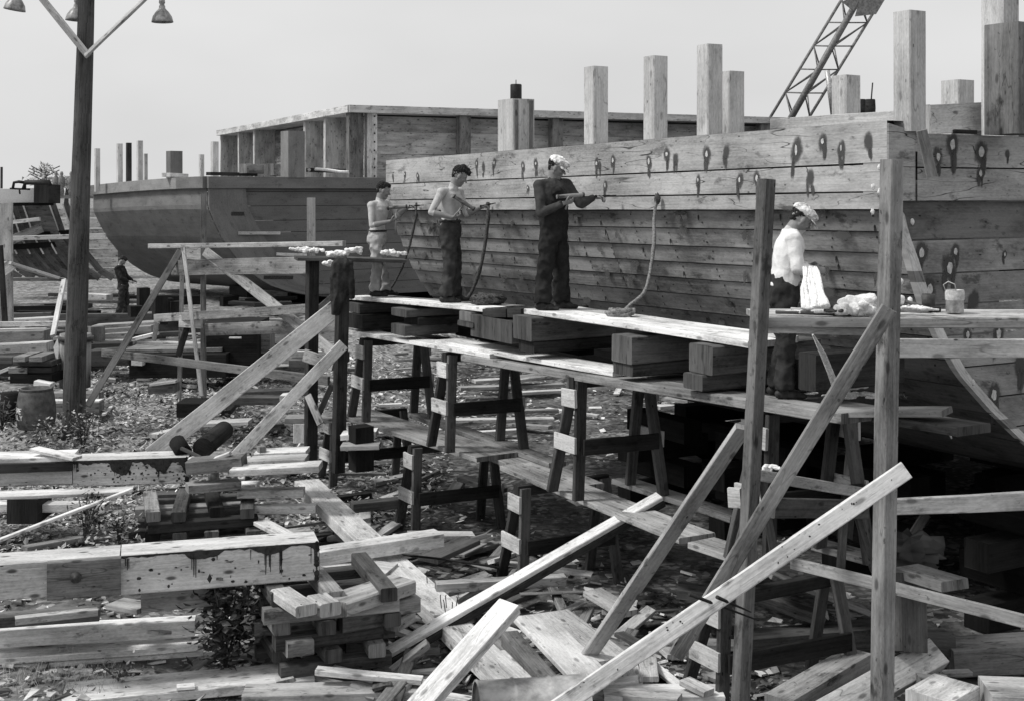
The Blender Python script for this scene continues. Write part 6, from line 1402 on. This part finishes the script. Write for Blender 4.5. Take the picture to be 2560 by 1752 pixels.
t3_ = figure('p', 'man in a white peaked cap, dark overalls and grey shirt, third from the far end', o3_, dict(
    head=(.03, -.02, 1.59), look=(.86, -.22, -.38), neck=(-.01, 0, 1.475), shL=(.145, .07, 1.405), shR=(-.165, -.10, 1.395), hip=(.0, 0, .95), hipdir=(.62, .78, 0),
    elR=(-.15, -.20, 1.09), wrR=(.10, -.25, 1.20), elL=(.30, -.02, 1.19), wrL=(.45, .06, 1.26), handR=((.95, 0, .2), (0, .5, .8), (0, .3, 1), 1.35), handL=((.97, .1, .05), (0, -.4, -1), (0, 0, 1), 1.3),
    knL=(.085, .10, .48), anL=(.09, .13, .085), knR=(-.10, -.09, .48), anR=(-.13, -.09, .085), footL=(1, -.15, 0), footR=(1, -.15, 0), tr='denim', bib=True, shirt='long', shm='work_shirt', cap=True, captilt=.1, leg=1.1), 1)
mallet(t3_, (.02, -.30, 1.27), (.33, -.20, 1.295), (.175, -.255, 1.285), (.12, -.24, 1.13), 'pale wooden caulking mallet held level by the man in overalls', .023)
iron(t3_, (.47, .02, 1.275), (.70, .14, 1.285), 'caulking iron held against the seam by the man in overalls')
o4_ = onb((1860+265/2.65, 1000), .72); o4_.z = zlo((o4_-A0).dot(U))+.003
t4_ = figure('p', 'man in a pale peaked cap and white undershirt, head bent, nearest of the four', o4_, dict(
    head=(.150, .02, 1.555), look=(.80, .10, -.60), neck=(.05, .0, 1.475), shL=(.075, .18, 1.405), shR=(.045, -.17, 1.405), hip=(-.01, 0, .96), hipdir=(.0, 1, 0),
    elR=(.07, -.23, 1.14), wrR=(.235, -.14, 1.125), elL=(.08, .24, 1.15), wrL=(.24, .12, 1.14), handR=((.9, .25, -.1), (-.1, .7, -.3), (.2, .1, 1), 1.1), handL=((.9, -.2, -.1), (-.1, -.7, -.3), (.2, 0, 1), 1.1),
    knL=(.02, .11, .50), anL=(-.04, .14, .085), knR=(.005, -.09, .50), anR=(-.015, -.10, .085), footL=(1, .1, 0), footR=(1, 0, 0), tr='dark_trousers', shirt='long', shm='white_cloth', cap=True, captilt=.0, waist=.11), 1)
o5_ = at((308, 798), 35.5)
t5_ = figure('p', 'distant man in dark work clothes stooping at the bow of the painted barge', o5_, dict(vox=.012,
    head=(-.02, 0, 1.56), look=(.7, -.1, -.7), neck=(-.09, 0, 1.45), shL=(-.06, .17, 1.36), shR=(-.12, -.17, 1.36), hip=(.0, 0, .93), hipdir=(.0, 1, 0),
    elR=(.02, -.24, 1.12), wrR=(.20, -.18, 1.02), elL=(.04, .22, 1.12), wrL=(.22, .14, 1.02), handR=((1, 0, -.2), (0, .5, -.5), (0, 0, 1), 1), handL=((1, 0, -.2), (0, -.5, -.5), (0, 0, 1), 1),
    knL=(.06, .10, .48), anL=(.02, .12, .085), knR=(-.02, -.10, .48), anR=(-.12, -.12, .085), footL=(1, 0, 0), footR=(1, 0, 0), tr='dark_trousers', shirt='long', shm='denim'), 1)
# =====================================================================
# oakum, rags, small things on the staging
# =====================================================================
def rope(label, pts, r, mat, coil=None, name='oakum_rope'):
    P = [V(p) for p in pts]; out = []
    for i in range(len(P)-1):
        a, b = P[max(0, i-1)], P[i]; c, d = P[i+1], P[min(len(P)-1, i+2)]
        for k in range(8):
            t = k/8; out.append(.5*((2*b)+(-a+c)*t+(2*a-5*b+4*c-d)*t*t+(-a+3*b-3*c+d)*t**3))
    out.append(P[-1]); m_ = MB(); rs = [r*(1+.35*noise.noise(V((i*.35, len(P), r*90)))) for i in range(len(out))]
    out = [p+V((.006*noise.noise(V((i*.5, 1, 1))), .006*noise.noise(V((i*.5, 5, 1))), 0)) for i, p in enumerate(out)]
    m_.tube(out, r, mat, 8, rs=rs)
    if coil:
        c, rad, n = coil; pts2 = []
        for i in range(n*14): a = i*2*math.pi/14; rr = rad*(.55+.4*((i*7) % 10)/10+.1*math.sin(i*.7)); pts2.append(V(c)+V((rr*1.5*math.cos(a), rr*math.sin(a), .03+.065*((i//14)/n)+.02*noise.noise(V((i*.6, 0, 0))))))
        m_.tube(pts2, r*1.15, mat, 8)
    return m_.build(name, None, label, 'oakum rope')
def rp(k, pts, o0, o1): 
    n = len(pts); return [onb(S(k, x, y), o0+(o1-o0)*(i/(n-1))**1.5) for i, (x, y) in enumerate(pts)]
ORG2['N'] = ((880, 400), 3.975); ORG2['O'] = ((1280, 370), 3.533); ORG2['P'] = ((1860, 440), 2.65)
rope('thin strand of oakum hanging from the seam in front of the farthest man', rp('N', [(640, 430), (635, 560), (600, 740), (560, 900), (490, 1090), (390, 1270), (320, 1310)], .06, .5), .016, 'oakum')
rope('thick dark strand of oakum hanging before the second man, curving onto the plank', rp('N', [(1350, 425), (1350, 600), (1320, 850), (1270, 1090), (1190, 1310), (1100, 1420), (980, 1432)], .06, .55), .024, 'oakum')
cl_p = onb(S('O', 960, 1500), .62); cl_p.z = zup((cl_p-A0).dot(U))
rope('oakum strand hanging right of the man in overalls, coiled on the plank', rp('O', [(1285, 440), (1255, 620), (1255, 820), (1225, 1060), (1170, 1270), (1040, 1390), (960, 1470)], .06, .62), .019, 'rope_pale', (cl_p, .11, 3))
m_ = MB(); p = onb(S('O', 1285, 450), .06); m_.blob(p, .035, .035, .06, 'oakum', 4, .3); m_.build('oakum_tuft', None, 'dark tuft of oakum stuck in the seam at the top of the hanging strand', 'oakum')
c = onb(S('N', 1345, 1430), .68); c.z = zup((c-A0).dot(U))+.06; m_ = MB(); m_.blob(c, .19, .15, .075, 'oakum', 2, .35, 22, 3)
for i in range(26):
    a = random.uniform(0, 6.28); e = c+V((.18*math.cos(a), .14*math.sin(a), random.uniform(-.03, .07))); m_.tube([c+(e-c)*.7, e, e+V((random.uniform(-.04, .04), random.uniform(-.04, .04), random.uniform(-.01, .03)))], .005, 'oakum', 4)
m_.build('oakum_bale', None, 'fuzzy dark bundle of oakum lying on the blocks between the two walkway planks', 'oakum')
def cloth(c, rx, ry, rz, seed, mat='cotton', name='cotton_hank', label='', n=3, sq=.3, zmin=None):
    o = ([], []); random.seed(seed)
    for i in range(n*2):
        q = V(c)+V((random.uniform(-rx, rx)*.8, random.uniform(-ry, ry)*.8, random.uniform(-.2, .55)*rz)); e = q+V((random.uniform(-rx, rx)*1.1, random.uniform(-ry, ry)*.8, random.uniform(-.35, .3)*rz)); prim_cap(o, q, rz*random.uniform(.28, .5), e, rz*random.uniform(.2, .45), 10)
    ob = melt(o, max(.006, rz*.1), 3, name, None, mat, rz*.13, 1.1/rz, (1, .6, 1.6)); ob['label'] = label; ob['category'] = 'cotton'
    l0_ = V(c)-UP*rz*.3; ob.data.transform(Matrix.Translation(-l0_)); ob.location = l0_; return ob
# hanks of cotton on the shelf at the far end posts (left) and along the board
sh = board('shelf_board', 'dark shelf board on the far end posts carrying the cotton hanks', 'shelf', at(S('D', 1960, 175), 18.5), at(S('E', 420, 190), 18.9), .5, .05, 'old_wood')
for i, (k, x, y, rx, rz) in enumerate((('D', 1985, 120, .08, .06), ('D', 2045, 125, .09, .07), ('D', 2110, 128, .10, .065), ('D', 2215, 150, .10, .08), ('D', 2275, 145, .09, .07), ('E', 60, 130, .1, .07), ('E', 130, 125, .09, .07), ('E', 350, 145, .11, .07))):
    cloth(at(S(k, x, y), 18.4), rx, .08, rz, 10+i, 'cotton', 'cotton_hank', 'white hank of caulking cotton on the far shelf, %s' % ('leftmost of the row', 'second from the left', 'third from the left', 'fourth, left of the jacket post', 'fifth, directly over the jacket post', 'sixth, left of the farthest man', 'seventh, touching the farthest man', 'rightmost, before the farthest man')[i])
cloth(at(S('D', 2185, 215), 18.2), .06, .05, .07, 33, 'cotton', 'cotton_hank', 'limp end of cotton drooping from the shelf between the end posts')
# jacket on the end post
o = ([], []); jc = at(S('D', 2245, 330), 17.75); 
prim_loft(o, [(jc+V((.03, 0, .33)), V((.06, 0, 0)), V((0, .05, 0))), (jc+V((.05, 0, .25)), V((.14, 0, 0)), V((0, .09, 0))), (jc+V((.02, 0, .0)), V((.13, 0, 0)), V((0, .10, 0))), (jc+V((.0, 0, -.25)), V((.11, 0, 0)), V((0, .10, 0))), (jc+V((-.05, 0, -.45)), V((.05, 0, 0)), V((0, .06, 0)))])
prim_cap(o, jc+V((.14, -.02, .2)), .05, jc+V((.19, -.03, -.2)), .04)
jk = melt(o, .011, 3, 'jacket', None, 'canvas_dark', .025, 9, (1, 1, .5)); jk['label'] = 'dark jacket hanging on the right one of the far end posts'; jk['category'] = 'jacket'; jk.data.transform(Matrix.Translation(-jc)); jk.location = jc
# cotton strips the near man is picking, hanging over the bench
st_ = MB(); hx = V(t4_.location)+V((.33, -.10, 1.09))
for i, (xt, xb, yb) in enumerate(((395, 395, 890), (405, 420, 885), (430, 445, 890), (445, 480, 880), (460, 500, 885), (470, 525, 875), (478, 545, 865), (465, 462, 880))):
    a_ = at(S('P', xt, 605), 10.95); b_ = at(S('P', xb, yb), 10.35); m1 = a_.lerp(b_, .5)+V((.0, 0, -.01)); n_ = 8; pts = [a_.lerp(b_, j/n_)+V((.008*math.sin(j+i), 0, 0)) for j in range(n_+1)]
    st_.tube(pts, .02, 'cotton', 8, rs=[.010+.016*j/n_+.003*math.sin(j*2+i) for j in range(n_+1)])
st_.build('cotton_strips', None, 'long white strips of cotton hanging from the hands of the nearest man onto the bench', 'cotton')
st_ = MB(); 
for dx in (0, 18): st_.tube([at(S('P', 455, 1050), 10.4), at(S('P', 520+dx*.5, 1180), 10.6), at(S('P', 560+dx, 1290), 10.75), at(S('P', 590+dx*1.5, 1385), 10.9)], .014, 'cotton', 7, rs=[.008, .02, .016, .014])
st_.build('cotton_strips', None, 'two white cotton strips dangling below the bench toward the lower walkway', 'cotton')
zt2 = zt_+.005
def onbench(px, py): p = onz(S('P', px, py), zt2); return p
cloth(onbench(790, 925)+V((0, 0, .05)), .17, .12, .105, 51, 'cotton', 'cotton_heap', 'big white heap of cotton on the bench left of the tallest post', 5)
cloth(onbench(715, 925)+V((0, -.0, .05)), .09, .08, .09, 52, 'cotton', 'cotton_heap', 'smaller white peak of cotton joined to the left of the big heap on the bench', 4)
cloth(onbench(1130, 930)+V((0, .1, .05)), .12, .06, .035, 53, 'cotton', 'cotton_roll', 'white roll of cotton on the bench right of the tallest post', 3)
cloth(onbench(420, 925)+V((0, 0, .03)), .13, .06, .03, 54, 'white_cloth', 'rag', 'crumpled pale rag on the bench under the hanging cotton strips', 3)
cloth(onbench(620, 930)+V((0, .03, .03)), .09, .06, .03, 55, 'oakum', 'oakum_wad', 'dark wad of oakum on the bench left of the cotton heap', 3)
def bar(label, k, a, b, da, db, r, mat, name='tool', cat='tool', rs=None):
    m_ = MB(); p, q = at(S(k, *a), da), at(S(k, *b), db); m_.tube([p, p.lerp(q, .3), p.lerp(q, .7), q], r, mat, 8, rs=rs or [r, r*.9, r*1.1, r]); return m_.build(name, None, label, cat)
bar('long dark tool handle lying along the front of the bench, left', 'P', (210, 903), (600, 915), 9.72, 9.72, .013, 'old_wood')
bar('thick rounded end of a mallet lying on the bench before the cotton', 'P', (590, 915), (750, 915), 9.74, 9.74, .026, 'grey_wood', rs=[.015, .03, .032, .026])
bar('short mallet handle across the rag on the bench', 'P', (310, 885), (440, 890), 9.9, 9.9, .016, 'pale_wood')
bar('dark bar slanting across the bench right of the tallest post', 'P', (1020, 815), (1230, 885), 10.3, 9.95, .016, 'old_wood')
bar('bright stick pointing right on the bench beyond the tallest post', 'P', (1010, 885), (1235, 890), 9.85, 9.85, .022, 'pale_wood')
bar('black hammer head on the bench at the tip of the bright stick', 'P', (1225, 888), (1300, 885), 9.8, 9.8, .022, 'dark_iron', 'hammer', 'hammer')
m_ = MB(); c = onbench(1100, 860); c = at(S('P', 1100, 835), 10.25); m_.lathe(c-UP*.06, [(.018, 0), (.018, .09), (0, .1)], 'white_paint', 10); m_.build('chalk_stub', None, 'small white stub standing on the bench right of the tallest post', 'stub')
# pail on the bench at the right
c = onz(S('F', 1820, 535), zt2); c.z = zt2; pl_ = thing('pail', 'pale paint crusted pail with a wire handle on the bench at the right', 'pail', c)
m_ = MB(); m_.lathe(c, [(.062, 0), (.066, .005), (.066, .165), (.070, .17), (.066, .172), (.06, .17), (.058, .12), (0, .12)], 'tin', 26); m_.build('body', pl_)
m_ = MB(); m_.tube([c+V((-.068, 0, .16)), c+V((-.085, 0, .21)), c+V((-.055, -.02, .235)), c+V((-.01, -.03, .215)), c+V((.0, -.03, .17))], .004, 'plug', 6); m_.build('handle', pl_)
m_ = MB(); m_.lathe(c+UP*.095, [(.068, 0), (.071, .01), (.071, .06), (.068, .075)], 'plug', 26, closed=False); m_.build('label_band', pl_)
m_ = MB(); c3 = c+V((-.16, .12, 0)); m_.lathe(c3, [(.05, 0), (.05, .13), (.047, .13), (.045, .1), (0, .1)], 'iron', 20); m_.build('tin_can', None, 'smaller dark tin behind the pale pail on the bench', 'can')
# white rags at the near man's feet
zz_ = EYE-1.86
cloth(onz(S('P', 700, 1440), zz_)+V((-.05, .1, .08)), .20, .12, .10, 61, 'cotton', 'cotton_heap', 'white heap of cotton on the lower walkway left of the tallest post', 5)
cloth(onz(S('P', 790, 1500), zz_)+V((0, .1, .04)), .16, .09, .05, 62, 'cotton', 'cotton_heap', 'flat white layer of cotton at the walkway edge under the larger heap', 4)
cloth(onz(S('P', 450, 1478), zz_)+V((0, .08, .02)), .14, .05, .03, 63, 'cotton', 'cotton_roll', 'thin white roll of cotton on the lower walkway beside the man\'s shoe', 4)
cloth(onz(S('P', 345, 1470), zz_)+V((0, .05, .04)), .09, .08, .045, 64, 'oakum', 'oakum_wad', 'dark wad of oakum beside the nearest man\'s shoe', 3)
cloth(at(S('I', 612, 52), 10.75), .075, .05, .045, 65, 'cotton', 'rag', 'white rag draped on the top of the short trestle')
cloth(onz(S('P', 1060, 1500), zz_)+V((0, .1, .03)), .08, .08, .035, 66, 'oakum', 'oakum_wad', 'dark wad just right of the tallest post on the lower walkway')
for i, (x, y, h) in enumerate(((1605, 1215, .09), (1725, 1265, .11), (1785, 1330, .10))):
    c = at(S('F', x, y), 12.0); m_ = MB(); m_.tube([c+UP*h*.5, c, c-UP*h*.5+V((.02, 0, 0))], .016, 'cotton', 7, rs=[.018, .012, .006]); m_.build('cotton_wisp', None, ('wisp of cotton hanging from the splintered plank end', 'wisp of cotton dangling in the shade, middle of three', 'lowest wisp of cotton dangling in the shade')[i], 'cotton')
for i, (k, x, y) in enumerate((('C', 1322, 1110), ('C', 1275, 1405), ('C', 1540, 1470), ('C', 1280, 1240), ('C', 1322, 1270), ('F', 1940, 995), ('F', 1465, 330))):
    p = onb(S(k, x, y), .05) if k == 'C' and i != 2 else onside(S(k, x, y), .03); m_ = MB(); m_.blob(p, .018, .016, .028, 'cotton', i, .3, 12); m_.build('cotton_tuft', None, 'white tuft of cotton ' + ('beside the top of the tallest post', 'hanging in the stained gap left of the tallest post', 'on the shaded side strake right of the tallest post', 'on a thread left of the tallest post', 'on the plank edge left of the tallest post', 'caught on the chine strip low at the right', 'behind the tallest post just above the bench')[i], 'cotton')
# bracket and staple at the near end of the wide pale plank
bar('small cleat nailed to the end of the wide pale plank', 'F', (305, 740), (430, 745), 11.9, 11.8, .012, 'iron', 'cleat', 'cleat')
# spikes in the bright diagonal plank
for i, (a, b) in enumerate((((60, 880), (520, 1055)), ((245, 900), (470, 1000)))):
    p, q_ = at(S('I', *a), 9.02), at(S('I', *b), 9.3); m_ = MB(); m_.tube([p, p.lerp(q_, .5), q_], .008, 'dark_iron', 7, rs=[.014, .009, .005]); m_.build('spike', None, ('long iron spike crossing the bright diagonal plank, lower one', 'long iron spike crossing the bright diagonal plank, upper one')[i], 'spike')
dpk = [o for o in bpy.data.objects if o.get('label', '').startswith('bright new diagonal plank')][0]
pA, pB = at(S('I', 1500, 55), 9.099), at(S('H', 900, 2000), 9.099)
for i in range(26):
    hz = MB(); k = random.random(); c = pA.lerp(pB, k)+V((0, 0, 0)); dn = (pB-pA).normalized(); sn = V((-dn.z, 0, dn.x)); spot(hz, c+sn*random.uniform(-.045, .045), V((0, -1, 0)), random.uniform(.003, .008), random.uniform(.003, .009), 'pitch', i); hz.build('nail_hole', dpk)
